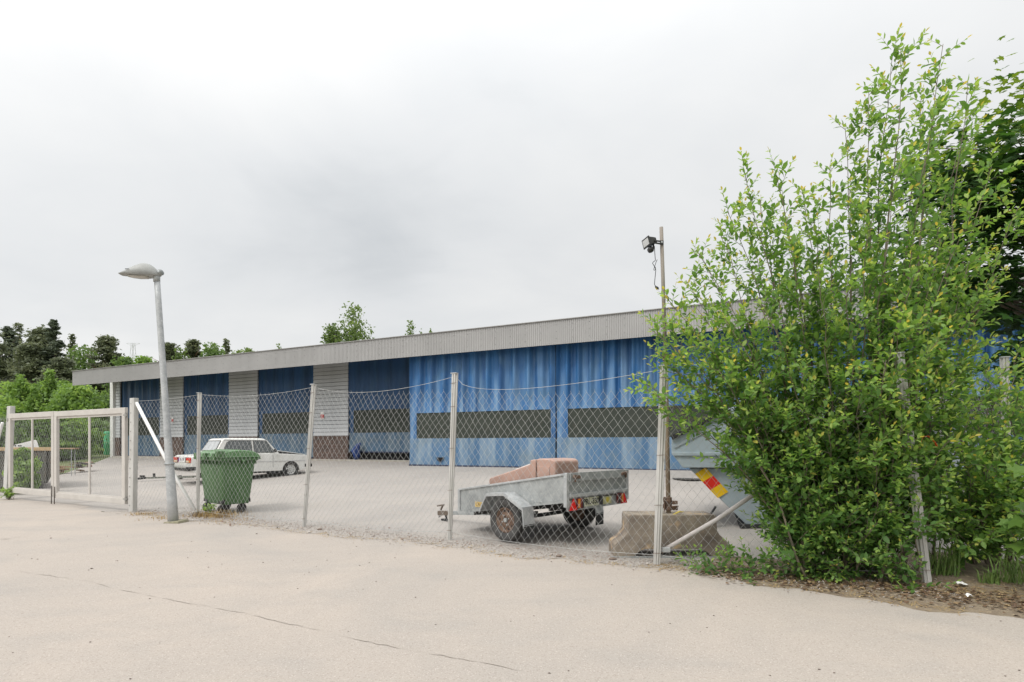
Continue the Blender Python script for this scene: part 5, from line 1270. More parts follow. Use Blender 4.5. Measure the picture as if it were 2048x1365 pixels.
class Foliage:
    """grows stems with twigs and leaves; collects leaf placements"""
    def __init__(self, seed): self.r = random.Random(seed); self.P = []; self.D = []; self.N = []; self.L = []; self.T = []; self.tw = MB(); self.stems = []
    def leaf(self, p, d, size, tint):
        r = self.r
        n = Vector((r.gauss(0, .45), r.gauss(-.25, .45), 1.0))
        self.P.append(tuple(p)); self.D.append(tuple(d)); self.N.append(tuple(n)); self.L.append(size); self.T.append(tint)
    def twig(self, p, d, length, size, t0, rad=.0035, step=.042, up=.35):
        r = self.r; n = max(3, int(length / .09)); pts = [Vector(p)]; dirv = Vector(d).normalized()
        for i in range(n):
            dirv = (dirv + Vector((r.gauss(0, .10), r.gauss(0, .10), r.gauss(.05 * up, .08)))).normalized()
            pts.append(pts[-1] + dirv * (length / n))
        self.tw.tube(pts, [rad * (1 - .75 * i / n) for i in range(n + 1)], 3, cap=False)
        s = length * .12; side = r.random() * 6
        while s < length:
            f = s / length; i = min(int(f * n), n - 1); q = pts[i] + (pts[i + 1] - pts[i]) * (f * n - i); t = (pts[i + 1] - pts[i]).normalized()
            o = t.orthogonal().normalized(); o.rotate(Matrix.Rotation(side, 3, t)); side += 2.4
            dl = (t * r.uniform(.5, 1.2) + o + Vector((0, 0, r.uniform(-.25, .35)))).normalized()
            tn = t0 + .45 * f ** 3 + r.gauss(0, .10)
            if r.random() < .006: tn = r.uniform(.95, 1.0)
            else: tn = min(tn, .86)
            self.leaf(q, dl, size * r.uniform(.6, 1.15) * (1 - .45 * f ** 4), min(max(tn, 0), 1))
            s += step * r.uniform(.6, 1.4)
        self.leaf(pts[-1], dirv, size * .55, min(1, t0 + .5))
    def stem(self, base, tip, r0, twigs, size, tint, start=.22, bend=.35, tl=(.25, .6), sub=True, step=.042):
        r = self.r; base, tip = Vector(base), Vector(tip); H = (tip - base)
        n = 12; pts = []
        c = base + Vector((H.x * bend * .35, H.y * bend * .35, H.z * .5)) + Vector((r.gauss(0, .06), r.gauss(0, .06), 0))
        for i in range(n + 1):
            t = i / n; p = base * (1 - t) ** 2 + c * 2 * t * (1 - t) + tip * t * t
            pts.append(p + Vector((r.gauss(0, .014), r.gauss(0, .014), 0)))
        self.stems.append((pts, [max(.0035, r0 * (1 - t / n) ** .8) for t in range(n + 1)]))
        Lh = H.length
        for k in range(twigs):
            t = start + (1 - start) * (k + r.random()) / twigs; i = min(int(t * n), n - 1); q = pts[i] + (pts[i + 1] - pts[i]) * (t * n - i); tg = (pts[i + 1] - pts[i]).normalized()
            o = tg.orthogonal().normalized(); o.rotate(Matrix.Rotation(r.uniform(0, 2 * pi), 3, tg))
            d = (o + tg * r.uniform(.5, 1.3) + Vector((0, 0, .1))).normalized()
            ln = r.uniform(*tl) * (1.05 - .55 * t) * 1.25
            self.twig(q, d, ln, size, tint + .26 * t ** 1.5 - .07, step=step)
            if sub and r.random() < .55 and ln > .3:
                self.twig(q + d * ln * .45, (d + Vector((r.gauss(0, .6), r.gauss(0, .6), r.gauss(.1, .4)))).normalized(), ln * .6, size, tint + .2 * t ** 2 - .05, .0025, step=step)
        self.twig(pts[-2], (pts[-1] - pts[-2]), min(.45, Lh * .15), size * .9, tint + .35)
    def finish(self, root, lm, sm, Wd=1.0, singles=300, kind='oval', stem_name='stem', leaf_groups=6):
        for pts, rad in self.stems:
            b = MB(); b.tube(pts, rad, 6); b.build(stem_name, sm, root, smooth=True, fix=False)
        if self.tw.v:
            o = self.tw.build('twigs', sm, root, smooth=True, fix=False); o['kind'] = 'stuff'
        P_ = np.array(self.P); D_ = np.array(self.D); N_ = np.array(self.N); L_ = np.array(self.L); T_ = np.array(self.T)
        n = len(P_)
        if singles:
            sc = L_ / (np.linalg.norm(P_ - np.array([0, 0, EYE]), axis=1)); inx = np.abs(P_[:, 0] / P_[:, 1]) < .97
            order = np.argsort(-(sc * inx)); pick = order[:singles]; rest = order[singles:]
        else: pick = np.array([], int); rest = np.arange(n)
        if len(pick):
            variants = []
            for g in range(leaf_groups):
                variants.append(leaves_mesh('leaf', np.zeros((1, 3)), np.array([[0, 1., 0]]), np.array([[0, 0, 1.]]), np.array([1.0]), Wd, np.array([(g + .5) / leaf_groups]), lm, kind))
            for i in pick:
                d = unit(D_[i]); s = unit(np.cross(d, N_[i])); nn = np.cross(s, d); l = L_[i]
                M = Matrix(((s[0] * l, d[0] * l, nn[0] * l, P_[i][0]), (s[1] * l, d[1] * l, nn[1] * l, P_[i][1]), (s[2] * l, d[2] * l, nn[2] * l, P_[i][2]), (0, 0, 0, 1)))
                o = link('leaf', variants[min(int(T_[i] * leaf_groups), leaf_groups - 1)], root); o.matrix_local = M
        if len(rest) == 0: return n
        me = leaves_mesh('foliage', P_[rest], D_[rest], N_[rest], L_[rest], Wd, T_[rest], lm, kind)
        link('foliage', me, root, 'stuff')
        return n

def willow():
    f = Foliage(11); r = f.r
    root = thing('willow_shrub', 'tall bushy green willow shrub growing through the fence on the right', 'shrub')
    # silhouette tips in the photograph (px, py, depth), stems grow from a clump at the foot
    tips = [(1302, 655, 6.0), (1330, 590, 6.3), (1345, 690, 6.6), (1290, 775, 6.0), (1395, 500, 6.2), (1440, 470, 6.5), (1485, 345, 6.4), (1550, 350, 6.2), (1500, 470, 7.0), (1605, 380, 6.6), (1580, 480, 5.9),
            (1690, 255, 6.5), (1735, 185, 6.3), (1660, 330, 6.0), (1700, 380, 7.0), (1780, 130, 6.4), (1808, 95, 6.3), (1880, 92, 6.4), (1845, 180, 6.8), (1870, 200, 5.9), (1942, 165, 6.3), (1920, 280, 6.8), (1985, 330, 6.3), (2030, 420, 6.1), (1960, 400, 5.8),
            (1800, 330, 5.7), (1740, 430, 5.6), (1640, 540, 5.6), (1530, 610, 5.7), (1440, 620, 5.9), (1880, 480, 5.6), (1990, 560, 5.9), (1840, 620, 5.5), (1720, 640, 5.5), (1600, 740, 5.6), (1500, 800, 5.7), (1560, 560, 6.6), (1660, 480, 6.9), (1780, 520, 6.7), (1860, 420, 7.0),
            (1310, 700, 6.3), (1285, 765, 6.2), (1345, 735, 6.1), (1390, 770, 5.9), (1420, 690, 5.8), (1440, 740, 5.7), (1465, 660, 5.8), (1325, 640, 6.1), (1380, 660, 5.9), (1350, 640, 6.7), (1370, 560, 6.6), (1420, 540, 6.9), (1460, 420, 6.7), (1520, 400, 6.8), (1390, 610, 6.1), (1560, 430, 7.2), (1630, 440, 6.3), (1800, 640, 5.25), (1770, 720, 5.2), (1840, 760, 5.2), (1810, 850, 5.2), (1860, 700, 5.25), (1830, 550, 5.4), (1720, 760, 5.3), (1700, 560, 5.5), (1940, 520, 5.7), (1960, 600, 5.7),
            (1950, 680, 5.7), (2010, 740, 5.9), (1905, 760, 5.5), (1780, 780, 5.4), (1660, 840, 5.5), (1600, 890, 5.6), (1750, 900, 5.3), (1900, 880, 5.3)]
    for x, y, Z in tips:
        tip = P(x, y, Z); bx = 1700 + (x - 1700) * .35 + r.gauss(0, 28); bz = 6.05 + r.gauss(0, .16)
        bx = min(max(bx, 1610), 1870)
        base = Vector(((bx - 1024) / F_PX * bz, bz, 0.0))
        H = (tip - base).length
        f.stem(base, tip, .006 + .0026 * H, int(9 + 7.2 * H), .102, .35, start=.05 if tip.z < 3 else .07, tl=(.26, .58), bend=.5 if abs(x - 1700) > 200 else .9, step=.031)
    # low suckers sprawling at the foot and along the verge
    for x, y, Z in ((1580, 1130, 5.75), (1620, 1120, 5.65), (1670, 1130, 5.6), (1720, 1120, 5.5), (1690, 1080, 5.5), (1640, 1060, 5.6), (1740, 1060, 5.4), (1780, 1150, 5.4), (1360, 1118, 6.45), (1400, 1130, 6.3), (1450, 1100, 6.2), (1480, 1150, 6.05), (1530, 1120, 6.0), (1590, 1165, 5.75), (1640, 1140, 5.8), (1700, 1165, 5.6), (1760, 1120, 5.6), (1830, 1190, 5.25), (1800, 1090, 5.4), (1560, 1060, 5.9), (1650, 1050, 5.7), (1700, 1010, 5.4), (1640, 990, 5.6), (1760, 1000, 5.3), (1840, 1000, 5.3)):
        tip = P(x, y, Z); base = Vector(((1660 + (x - 1660) * .7 - 1024) / F_PX * 6.0, 6.0 if x < 1800 else 5.6, 0))
        f.stem(base, tip, .010, 11, .085, .26, start=.05, tl=(.18, .38), bend=.3, step=.036)
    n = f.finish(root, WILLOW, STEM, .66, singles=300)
    print('willow leaves', n)
willow()
def side_shrub():
    f = Foliage(23); r = f.r
    root = thing('willow_shrub', 'lower green shrub filling the right edge of the picture beside the tall one', 'shrub')
    for x, y, Z in ((1905, 740, 7.2), (1935, 760, 6.6), (1975, 720, 6.9), (2010, 770, 6.4), (2040, 690, 6.8), (2060, 800, 6.2), (1880, 820, 6.9), (1920, 860, 6.2), (1960, 850, 6.0), (2005, 860, 5.9), (2050, 900, 5.8), (1890, 920, 6.1), (1940, 960, 5.8), (1990, 960, 5.7), (2080, 740, 6.8), (2110, 850, 6.2), (1900, 1020, 5.9), (1960, 1040, 5.8), (2020, 1000, 5.7), (1870, 980, 6.4), (2100, 960, 5.9), (1900, 1060, 5.75), (1940, 1090, 5.7), (1985, 1060, 5.65), (2030, 1070, 5.6), (2060, 1020, 5.6), (1965, 920, 5.6), (2020, 930, 5.6), (1925, 900, 5.7), (2070, 860, 5.7), (1985, 790, 5.9), (2040, 780, 5.9)):
        tip = P(x, y, Z); bx = 1960 + (x - 1960) * .45 + r.gauss(0, 20); bz = 6.4
        base = Vector(((bx - 1024) / F_PX * bz, bz, gh((bx - 1024) / F_PX * bz, bz)))
        H = (tip - base).length; f.stem(base, tip, .014, int(8 + 7 * H), .105, .30, start=.15, tl=(.25, .5))
    f.finish(root, WILLOW, STEM, .66, singles=120)
side_shrub()
def maple():
    f = Foliage(31); r = f.r
    root = thing('maple_tree', 'dark leafy maple tree rising behind the shrub at the right edge', 'tree')
    C = Vector((9.55, 9.4, 0)); g = gh(C.x, C.y)
    b = MB(); b.tube([C + Vector((0, 0, g - .1)), C + Vector((.05, .0, 2.2)), C + Vector((-.05, .1, 4.5)), C + Vector((-.25, 0, 6.8))], [.16, .13, .09, .03], 10); b.build('trunk', BARK, root, smooth=True)
    br_ = MB()
    for i in range(46):
        z = r.uniform(2.6, 6.6); a = r.uniform(0, 2 * pi); L_ = 2.4 * sqrt(max(.05, 1 - ((z - 4.6) / 3.2) ** 2)) * r.uniform(.75, 1.05)
        p0 = C + Vector((-.1, 0, z)); p1 = p0 + Vector((cos(a) * L_, sin(a) * L_, L_ * r.uniform(.1, .45)))
        pm = (p0 + p1) / 2 + Vector((0, 0, .15)); br_.tube([p0, pm, p1], [.03, .018, .006], 5)
        for q in range(150):
            t = r.uniform(.25, 1.05) ** .8; p = p0 + (p1 - p0) * t + Vector((r.gauss(0, .30), r.gauss(0, .30), r.gauss(0, .22)))
            d = Vector((p.x - C.x + r.gauss(0, .5), p.y - C.y + r.gauss(0, .5), r.gauss(-.3, .4)))
            f.leaf(p, d, r.uniform(.13, .21), min(max(r.gauss(.3, .18) + .35 * (p.z > 6.6), 0), 1))
    for i in range(420):       # pale top shoots
        p = C + Vector((-.85 + r.gauss(0, .32), -.3 + r.gauss(0, .3), 7.0 + r.gauss(0, .5))); f.leaf(p, Vector((r.gauss(0, 1), r.gauss(0, 1), r.gauss(0, .5))), r.uniform(.09, .14), r.uniform(.6, 1))
    o = br_.build('branches', BARK, root, smooth=True, fix=False); o['kind'] = 'stuff'
    f.finish(root, MAPLE, BARK, 1.0, singles=0, kind='maple')
maple()
def sapling():
    f = Foliage(41); r = f.r
    root = thing('maple_sapling', 'young maple with big bright green leaves at the right picture edge', 'sapling')
    B = Vector((5.45, 5.25, 0.0)); stems = []
    for tip in ((5.0, 5.0, 1.25), (5.25, 5.0, 1.55), (4.95, 5.1, .85), (5.35, 5.3, 1.7)):
        f.stems.append(([B + (Vector(tip) - B) * t + Vector((0, 0, .1 * sin(t * 3))) for t in (0, .33, .66, 1)], [.012, .009, .006, .003]))
        for q in range(26):
            t = r.uniform(.3, 1.05); p = B + (Vector(tip) - B) * t + Vector((r.gauss(0, .09), r.gauss(0, .08), r.gauss(0, .07)))
            f.leaf(p, Vector((r.gauss(-.5, .6), r.gauss(-.4, .6), r.gauss(-.5, .3))), r.uniform(.09, .16), r.random())
    f.finish(root, SAPM, STEM, 1.05, singles=60, kind='maple')
sapling()

# ---- far trees: trunk, limbs and a crown of many small leaf clumps
def clump_faces(name, C_, size, tint, m, seed, flat=0.0):
    g = np.random.default_rng(seed); n = len(C_)
    a = unit(g.normal(size=(n, 3))); b_ = unit(np.cross(a, g.normal(size=(n, 3))))
    if flat: a[:, 2] *= (1 - flat); b_[:, 2] *= (1 - flat); a = unit(a); b_ = unit(b_)
    s = size * g.uniform(.55, 1.3, n)[:, None]
    V = np.stack([C_ - a * s, C_ + b_ * s * .55, C_ + a * s, C_ - b_ * s * .55], 1).reshape(-1, 3)
    Fq = np.arange(n * 4).reshape(n, 4)
    return npmesh(name, V, Fq, m, np.repeat(tint, 4))
def deciduous_mesh(seed, h, w, n, size, m, base=.12, lumps=26, spread=.16):
    g = np.random.default_rng(seed); pts = []; tn = []
    for i in range(lumps):
        z = g.uniform(base, 1.0); rad = .5 * (sin(pi * min(1, max(.02, (z - base * .4) / (1.02 - base * .4)) ** .75)) ** .7)
        a = g.uniform(0, 2 * pi); rr = rad * sqrt(g.uniform(.1, 1))
        c = np.array([rr * cos(a) * w, rr * sin(a) * w, z * h * .96]); k = n // lumps
        p = c + g.normal(size=(k, 3)) * np.array([w * spread, w * spread, h * spread * .5])
        pts.append(p); tn.append(np.clip(g.normal(.45, .16) + g.normal(0, .13, k) , 0, 1))
    P_ = np.concatenate(pts); T_ = np.concatenate(tn); keep = (P_[:, 2] > .03 * h) & (P_[:, 2] < 1.01 * h)
    return clump_faces('crown', P_[keep], size, T_[keep], m, seed)
def pine_mesh(seed, h, w, n, size, m, base=.3, spire=False):
    g = np.random.default_rng(seed); pts = []; tn = []; nb = int(90 if not spire else 90)
    for i in range(nb):
        z = base + (1 - base) * (i + g.uniform(0, 1)) / nb
        if spire: L_ = .5 * w * (1 - z) ** .85 * 1.25 + .02 * w
        else: L_ = .66 * w * ((1 - z) ** .9 * .97 + .03) * g.uniform(.5, 1.15)
        a = g.uniform(0, 2 * pi); k = n // nb; t = g.uniform(.15, 1, k) ** .7
        drop = -.10 * L_ if spire else .22 * L_
        c = np.stack([cos(a) * L_ * t, sin(a) * L_ * t, z * h + drop * t], 1)
        sg = .055 * w if not spire else .04 * w
        p = c + g.normal(size=(k, 3)) * np.array([sg, sg, sg * .45]) * (1 - .3 * t[:, None])
        pts.append(p); tn.append(np.clip(g.normal(.4, .15) + .2 * t + g.normal(0, .1, k), 0, 1))
    return clump_faces('crown', np.concatenate(pts), size, np.concatenate(tn), m, seed, flat=.35)
def trunk_mesh(h, r, m, limbs, seed):
    q = random.Random(seed); b = MB(); b.tube([(0, 0, -.3), (.02 * h * q.uniform(-1, 1), 0, h * .4), (.02 * h * q.uniform(-1, 1), .01 * h, h * .92)], [r, r * .7, r * .15], 7)
    for i in range(limbs):
        z = h * q.uniform(.25, .85); a = q.uniform(0, 2 * pi); L_ = h * .16 * q.uniform(.6, 1.2); b.tube([(0, 0, z), (cos(a) * L_, sin(a) * L_, z + L_ * .5)], [r * .3, r * .08], 4)
    return b.mesh('trunk', m, True, False)
def far_tree(px, top, Z, wpx, kind, label, seed, group, name='tree'):
    X = (px - 1024) / F_PX * Z; g = gh(X, Z); h = EYE + (HY - top) / F_PX * Z - g; w = wpx / F_PX * Z
    root = thing(name, label, 'tree' if name != 'bush' else 'bush', (X, Z, g), 0, group)
    near = Z < 46
    sz = max(.10, Z * .0036)
    if kind == 'pine': cm = pine_mesh(seed, h, w * 1.65, 15000, sz * .85, PINE, .06); tm = trunk_mesh(h, .012 * h + .05, PINEBARK, 10, seed)
    elif kind == 'spruce': cm = pine_mesh(seed, h, w * 1.35, 8000, sz * .9, SPRUCE, .05, True); tm = trunk_mesh(h, .012 * h + .04, BARK, 4, seed)
    elif kind == 'thinpine': cm = pine_mesh(seed, h, w * 1.5, 1100, sz * .8, PINE, .45); tm = trunk_mesh(h, .010 * h + .05, PINEBARK, 12, seed)
    elif kind == 'birch': cm = deciduous_mesh(seed, h, w * 1.05, 4600, sz * .9, BIRCH, .22, 44, .10); tm = trunk_mesh(h, .010 * h + .03, BARK, 12, seed)
    elif kind == 'thin': cm = deciduous_mesh(seed, h, w, 700, sz * .8, BIRCH, .45, 16, .12); tm = trunk_mesh(h, .008 * h + .02, BARK, 10, seed)
    elif kind == 'shoot': cm = deciduous_mesh(seed, h, w * 1.3, 2600, sz * .8, BUSH, .3, 50, .09); tm = trunk_mesh(h, .008 * h, BARK, 8, seed)
    elif kind == 'bush': cm = deciduous_mesh(seed, h, w, 9000, sz * 1.0, BUSH, .05, 40, .11); tm = trunk_mesh(h * .8, .02 * h, BARK, 8, seed)
    else: cm = deciduous_mesh(seed, h, w, 5200, sz, BUSHD, .06, 36, .13); tm = trunk_mesh(h * .85, .015 * h, BARK, 8, seed)
    link('trunk', tm, root); link('crown', cm, root)
    return root
FOREST = 'trees of the wood behind the hall'
for i, t in enumerate([
    (-30, 660, 72, 120, 'pine', 'dark pine cut by the left picture edge'),
    (18, 655, 78, 70, 'spruce', 'dark ragged spruce at the far left of the wood'),
    (36, 648, 84, 46, 'thinpine', 'thin topped pine poking above the left end of the wood'),
    (62, 690, 70, 90, 'pine', 'dark pine filling the gap between the two tall left trees'),
    (84, 660, 74, 105, 'pine', 'broad dark pine left of the pointed spruce'),
    (108, 642, 71, 62, 'spruce', 'tallest pointed dark spruce of the wood'),
    (144, 670, 92, 32, 'thinpine', 'slender airy pine right of the pointed spruce'),
    (125, 720, 66, 90, 'pine', 'dark pine standing just left of the fascia end'),
    (172, 695, 84, 100, 'dec', 'mid green leafy tree between the slender and the round pine'),
    (214, 677, 76, 78, 'pine', 'round headed dark pine beside the pylon'),
    (250, 716, 70, 50, 'dec', 'low green tree over the roof left of the lamp'),
    (288, 716, 66, 60, 'bush', 'yellowish green tree top just left of the lamp pole'),
    (338, 690, 78, 60, 'pine', 'dark pine top immediately right of the lamp pole'),
    (362, 698, 60, 36, 'birch', 'small pale green tree top in front of the dark pines'),
    (386, 683, 80, 58, 'pine', 'dark pine right of the small pale tree'),
    (426, 688, 74, 56, 'dec', 'grey green tree top left of the scraggy pine'),
    (453, 680, 88, 34, 'thinpine', 'scraggy flat topped pine above the roof'),
    (474, 702, 70, 44, 'birch', 'pale tree top right of the scraggy pine'),
    (498, 698, 74, 36, 'birch', 'pale tree top at the end of the tree line over the roof'),
    (516, 706, 70, 26, 'thin', 'last low tree top of the line over the roof'),
    (556, 690, 90, 14, 'thin', 'faint single sapling top above the middle of the fascia'),
    (668, 652, 52, 62, 'birch', 'smaller birch crown joined to the tall birch behind the roof'),
    (708, 613, 52, 80, 'birch', 'tall birch standing alone behind the roof'),
    (822, 643, 50, 28, 'thin', 'thin wispy sapling top right of the tall birch'),
    (842, 658, 52, 12, 'thin', 'tiny wisp beside the wispy sapling'),
    (862, 660, 54, 10, 'thin', 'smallest wisp above the fascia, farthest to the right')]):
    far_tree(t[0], t[1], t[2], t[3], t[4], t[5], 100 + i, FOREST)
for i, t in enumerate([
    (-20, 790, 40, 120, 'bush', 'bright green bush cut by the left picture edge'),
    (42, 768, 43, 110, 'bush', 'bright green bush behind the left gate leaf'),
    (104, 764, 45, 90, 'bush', 'broad bright green bush, in front of the dark pines'),
    (40, 750, 42.5, 30, 'shoot', 'pointed light green sapling left of the slim one, behind the gate'),
    (100, 740, 44, 26, 'shoot', 'slim light green sapling, highest of the bushes by the gate'),
    (128, 762, 43, 24, 'shoot', 'short light green sapling just left of the fascia end'),
    (66, 775, 41, 24, 'shoot', 'low light green sapling between the two pointed ones'),
    (150, 770, 42, 90, 'bush', 'bright green bush under the end of the fascia'),
    (196, 782, 46, 90, 'dec', 'darker green bush next to the hall corner'),
    (120, 830, 33, 100, 'bush', 'low bright bush seen through the middle of the gate'),
    (186, 835, 38, 70, 'dec', 'low dark bush seen through the right gate leaf'),
    (60, 830, 32, 110, 'bush', 'low bright bush behind the white panel'),
    (10, 830, 30, 110, 'dec', 'dark green bush behind the left gate post')]):
    far_tree(t[0], t[1], t[2], t[3], t[4], t[5], 300 + i, 'bushes beyond the yard', 'bush')
# leafy weed growing against the skip, inside the gate
far_tree(47, 900, 15.9, 36, 'bush', 'yellow green bush growing against the dark skip inside the gate', 350, 'bushes beyond the yard', 'bush')

def pylon():
    Z = 420.0; c = P(266, 889, Z); top = EYE + (HY - 687) / F_PX * Z
    root = thing('pylon', 'faint distant lattice power pylon above the tree line', 'pylon', (c.x, Z, 0))
    b = MB(); m = mat('pylon_steel', (0.60, 0.61, 0.62), (0.55, 0.56, 0.57), rough=.6); hw0, hw1 = 5.0, .9; n = 12
    def cr(t): return hw0 + (hw1 - hw0) * t
    for sx in (-1, 1):
        for sy in (-1, 1): b.tube([(sx * hw0, sy * hw0, 0), (sx * hw1, sy * hw1, top)], .16, 4)
    for i in range(n):
        t0, t1 = i / n, (i + 1) / n
        for sy in (-1, 1):
            b.tube([(-cr(t0), sy * cr(t0), top * t0), (cr(t1), sy * cr(t1), top * t1)], .09, 3); b.tube([(cr(t0), sy * cr(t0), top * t0), (-cr(t1), sy * cr(t1), top * t1)], .09, 3)
    b.build('tower', m, root)
    for z, w in ((top, 5.5), (top - 12, 10)):
        b = MB(); b.tube([(-w, 0, z), (w, 0, z)], .16, 4); b.tube([(-w, 0, z), (0, 0, z - 2.5), (w, 0, z)], .12, 4); b.build('crossarm', m, root)
pylon()

# ------------------------------------------------------------------ small ground stuff
def scatter_pebbles():
    g = np.random.default_rng(5); n = 5200
    s = g.uniform(0.2, 14.6, n); d = np.where(g.random(n) < .7, g.normal(.02, .16, n), g.uniform(-.5, .75, n))
    X = FA.x + FT.x * s + FN.x * d; Y = FA.y + FT.y * s + FN.y * d; Zg = np.array([gh(a, b) for a, b in zip(X, Y)])
    r = g.uniform(.004, .013, n) * np.where(g.random(n) < .02, 2.0, 1)
    base = np.array([[1, 0, 0], [-.5, .87, 0], [-.5, -.87, 0], [0, 0, .9], [0, 0, -.6]]); F = np.array([[0, 1, 3], [1, 2, 3], [2, 0, 3], [1, 0, 4], [2, 1, 4], [0, 2, 4]])
    ang = g.uniform(0, 6.28, n); ca, sa = np.cos(ang), np.sin(ang)
    V = np.stack([np.stack([(base[k, 0] * ca - base[k, 1] * sa) * r * 1.2 + X, (base[k, 0] * sa + base[k, 1] * ca) * r + Y, base[k, 2] * r * .8 + Zg + .012 + r * .2], 1) for k in range(5)], 1).reshape(-1, 3)
    me = npmesh('pebbles', V, (F[None] + (np.arange(n) * 5)[:, None, None]).reshape(-1, 3), mat('pebble', (0.48, 0.44, 0.40), (0.34, 0.30, 0.27), scale=7, rough=.9, c3=(0.30, 0.19, 0.14), s3=11, t3=.55))
    link('pebbles', me, None, 'stuff')
    # dark bits and grit on the road
    n = 240; X = g.uniform(-8, 6, n); Y = g.uniform(2.6, 9, n); ok = np.array([gd(a, b) < -.4 for a, b in zip(X, Y)]); X, Y = X[ok], Y[ok]; n = len(X); r = g.uniform(.003, .009, n) * np.where(g.random(n) < .04, 1.8, 1)
    ang = g.uniform(0, 6.28, n); ca, sa = np.cos(ang), np.sin(ang)
    V = np.stack([np.stack([(base[k, 0] * ca - base[k, 1] * sa) * r * 1.6 + X, (base[k, 0] * sa + base[k, 1] * ca) * r + Y, base[k, 2] * r * .6 + .006 + r * .2], 1) for k in range(5)], 1).reshape(-1, 3)
    me = npmesh('road_grit', V, (F[None] + (np.arange(n) * 5)[:, None, None]).reshape(-1, 3), mat('grit', (0.16, 0.12, 0.095), (0.09, 0.07, 0.06), scale=7, rough=.9))
    link('road_grit', me, None, 'stuff')
scatter_pebbles()
def blades(name, spots, m, n, hgt, lean, wd=.004, seed=1, flat=False):
    """spots: list of (x, y, spread, weight)"""
    q = random.Random(seed); b = MB()
    for i in range(n):
        x, y, sp, hs = q.choice(spots); X = x + q.gauss(0, sp); Y = y + q.gauss(0, sp * .7); z = gh(X, Y) + .008
        h = hgt * hs * q.uniform(.4, 1.1); a = q.uniform(0, 2 * pi); l = h * lean * q.uniform(.3, 1.2); w = wd * q.uniform(.7, 1.3)
        if flat: h, l = .012 * q.random() + .004, h
        dx, dy = cos(a), sin(a); sx, sy = -dy * w, dx * w
        p = [(X, Y, z), (X + dx * l * .3, Y + dy * l * .3, z + h * .62), (X + dx * l, Y + dy * l, z + h * (.85 if not flat else .4))]
        o = len(b.v)
        b.v += [(p[0][0] - sx, p[0][1] - sy, p[0][2]), (p[0][0] + sx, p[0][1] + sy, p[0][2]), (p[1][0] + sx * .8, p[1][1] + sy * .8, p[1][2]), (p[1][0] - sx * .8, p[1][1] - sy * .8, p[1][2]), p[2]]
        b.f += [(o, o + 1, o + 2, o + 3), (o + 3, o + 2, o + 4)]
    o = b.build(name, m, None, fix=False); o['kind'] = 'stuff'; return o
sp = lambda x, y, s, h: ((x - 1024) / F_PX * zbase(y), zbase(y), s, h)
# dry grass along the verge and round the post feet
dry = [sp(430, 1036, .22, 1), sp(410, 1034, .15, 1.2), sp(450, 1035, .2, .8), sp(330, 1038, .22, .35), sp(290, 1030, .18, .3), sp(470, 1042, .3, .3)]
blades('dry_grass', dry, DRYGRASS, 900, .16, .9, .004, 3)
vflat = [(*SD(s, road_edge(s) + .03), .10, 1) for s in np.linspace(.5, 14.4, 40)]
blades('straw_litter', vflat, DRYGRASS, 1600, .09, 1, .003, 4, True)
blades('straw_litter', [sp(1960, 1185, .22, 1.5), sp(2020, 1190, .3, 1.8), sp(1900, 1180, .2, 1), sp(1400, 1137, .15, 1.2), sp(1340, 1135, .12, 1.3)], DRYGRASS, 260, .22, 1, .004, 5, True)
for lab, spots, n, hg in (('tuft of tall green grass at the foot of the post in the shrub', [(4.86, 5.95, .07, 1), (4.95, 6.0, .09, .8)], 75, .55),
                          ('tuft of green grass on the bare soil at the right edge', [(5.36, 5.6, .06, 1)], 55, .46),
                          ('small low grass tuft between the two taller tufts', [(5.1, 5.6, .05, 1)], 60, .2)):
    q = random.Random(n); o = blades('grass_tuft', spots, GREENGRASS, n, hg, .95, .0065, n); del o['kind']; tag(o, lab, 'grass tuft', 'grass tufts on the soil')
# weed by the left gate post
def weed(x, y, Z, lab, seed, hgt, wid, n):
    f = Foliage(seed); B = P(x, y, Z); B.z = gh(B.x, B.y); root = thing('weed', lab, 'weed', (0, 0, 0), 0, 'weeds along the fence')
    for i in range(n):
        a = f.r.uniform(0, 2 * pi); tip = B + Vector((cos(a) * wid * f.r.random(), sin(a) * wid * f.r.random(), hgt * f.r.uniform(.5, 1)))
        f.stem(B + Vector((f.r.gauss(0, .03), f.r.gauss(0, .03), 0)), tip, .006, 5, .075, .35, start=.1, tl=(.08, .16), sub=False, step=.03)
    f.finish(root, BUSH, STEM, 1.0, singles=0)
weed(20, 1000, 14.2, 'leafy green weed at the foot of the far left gate post', 61, .40, .22, 7)
weed(418, 1018, 10.9, 'small green weed in dry grass between the fence post and the green bin', 62, .26, .10, 4)
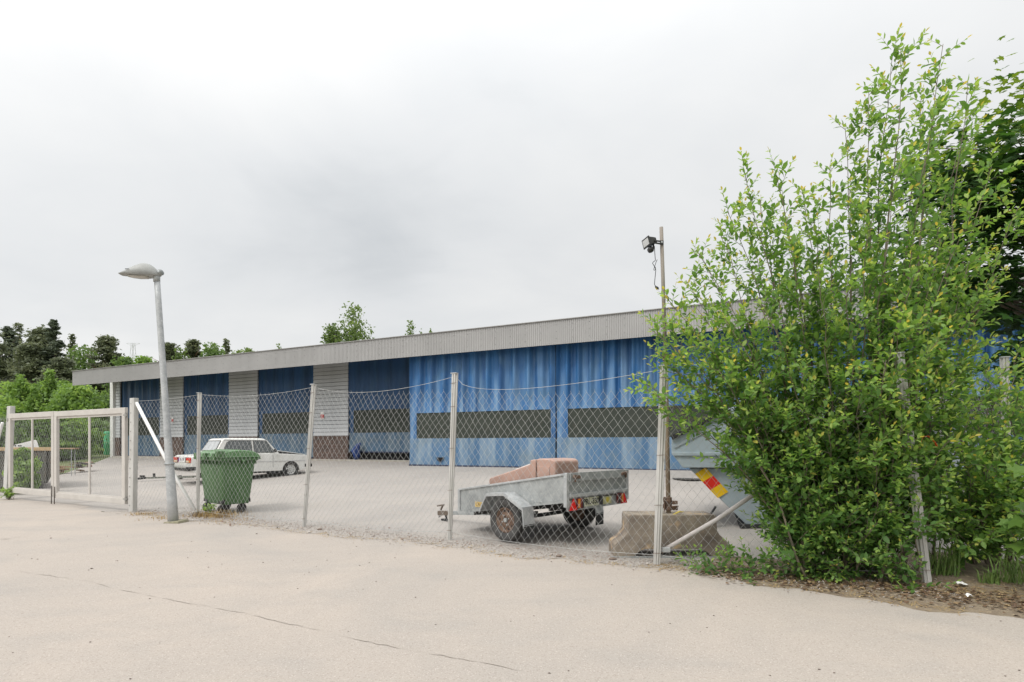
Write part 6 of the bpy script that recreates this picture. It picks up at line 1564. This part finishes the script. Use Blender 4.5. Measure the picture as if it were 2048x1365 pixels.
# leaf litter under the shrub
def litter():
    g = np.random.default_rng(9); n = 2600
    s = g.uniform(12.2, 17.0, n) ; d = g.normal(-.05, .22, n); X = FA.x + FT.x * s + FN.x * d; Y = FA.y + FT.y * s + FN.y * d
    Z = np.array([gh(a, b) for a, b in zip(X, Y)]) + .016 + g.uniform(0, .012, n)
    me = leaves_mesh('leaf_litter', np.stack([X, Y, Z], 1), np.stack([g.normal(size=n), g.normal(size=n), g.normal(0, .12, n)], 1), np.stack([g.normal(0, .2, n), g.normal(0, .2, n), np.ones(n)], 1), g.uniform(.02, .055, n), 1.0, g.random(n),
                     leafmat('dead_leaf', [(0, (0.09, 0.055, 0.035)), (.6, (0.19, 0.12, 0.075)), (1, (0.33, 0.24, 0.13))], .1))
    link('leaf_litter', me, None, 'stuff')
litter()
# scraps of white paper and a few stones
for i, (x, y, w, lab) in enumerate(((1922, 1176, .045, 'torn scrap of white paper on the soil, the one nearer the fence post'), (1938, 1200, .035, 'crumpled scrap of white paper on the soil near the road edge'))):
    Z = zbase(y); c = P(x, y, Z); lr = random.Random(i); b = MB()
    b.grid(4, 3, lambda a, q: Vector((c.x + (a - .5) * w * 2, c.y + (q - .5) * w * 1.6, .03 + .03 * lr.random()))); tag(b.build('paper_scrap', WHITEP, None, fix=False), lab, 'litter', 'paper scraps')
for i, (x, y, r_, lab) in enumerate(((1118, 1115, .030, 'small brown stone on the verge between trailer and barrier'), (1225, 1121, .03, 'flat dark stone at the road edge left of the barrier foot'), (640, 1061, .028, 'dark stone on the verge right of the leaning post'))):
    c = P(x, y, zbase(y)); b = MB(); b.lathe([(.3 * r_, 0), (1.1 * r_, .25 * r_), (r_, .7 * r_), (.5 * r_, 1.1 * r_)], lambda a, q, h: Vector((c.x + a * (1.4 + .3 * sin(i)), c.y + q, .004 + h)), 7)
    tag(b.build('stone', mat('brown_stone', (0.14, 0.10, 0.08), (0.2, 0.16, 0.13), scale=30, rough=.9), None, smooth=True), lab, 'stone', 'stones on the verge')
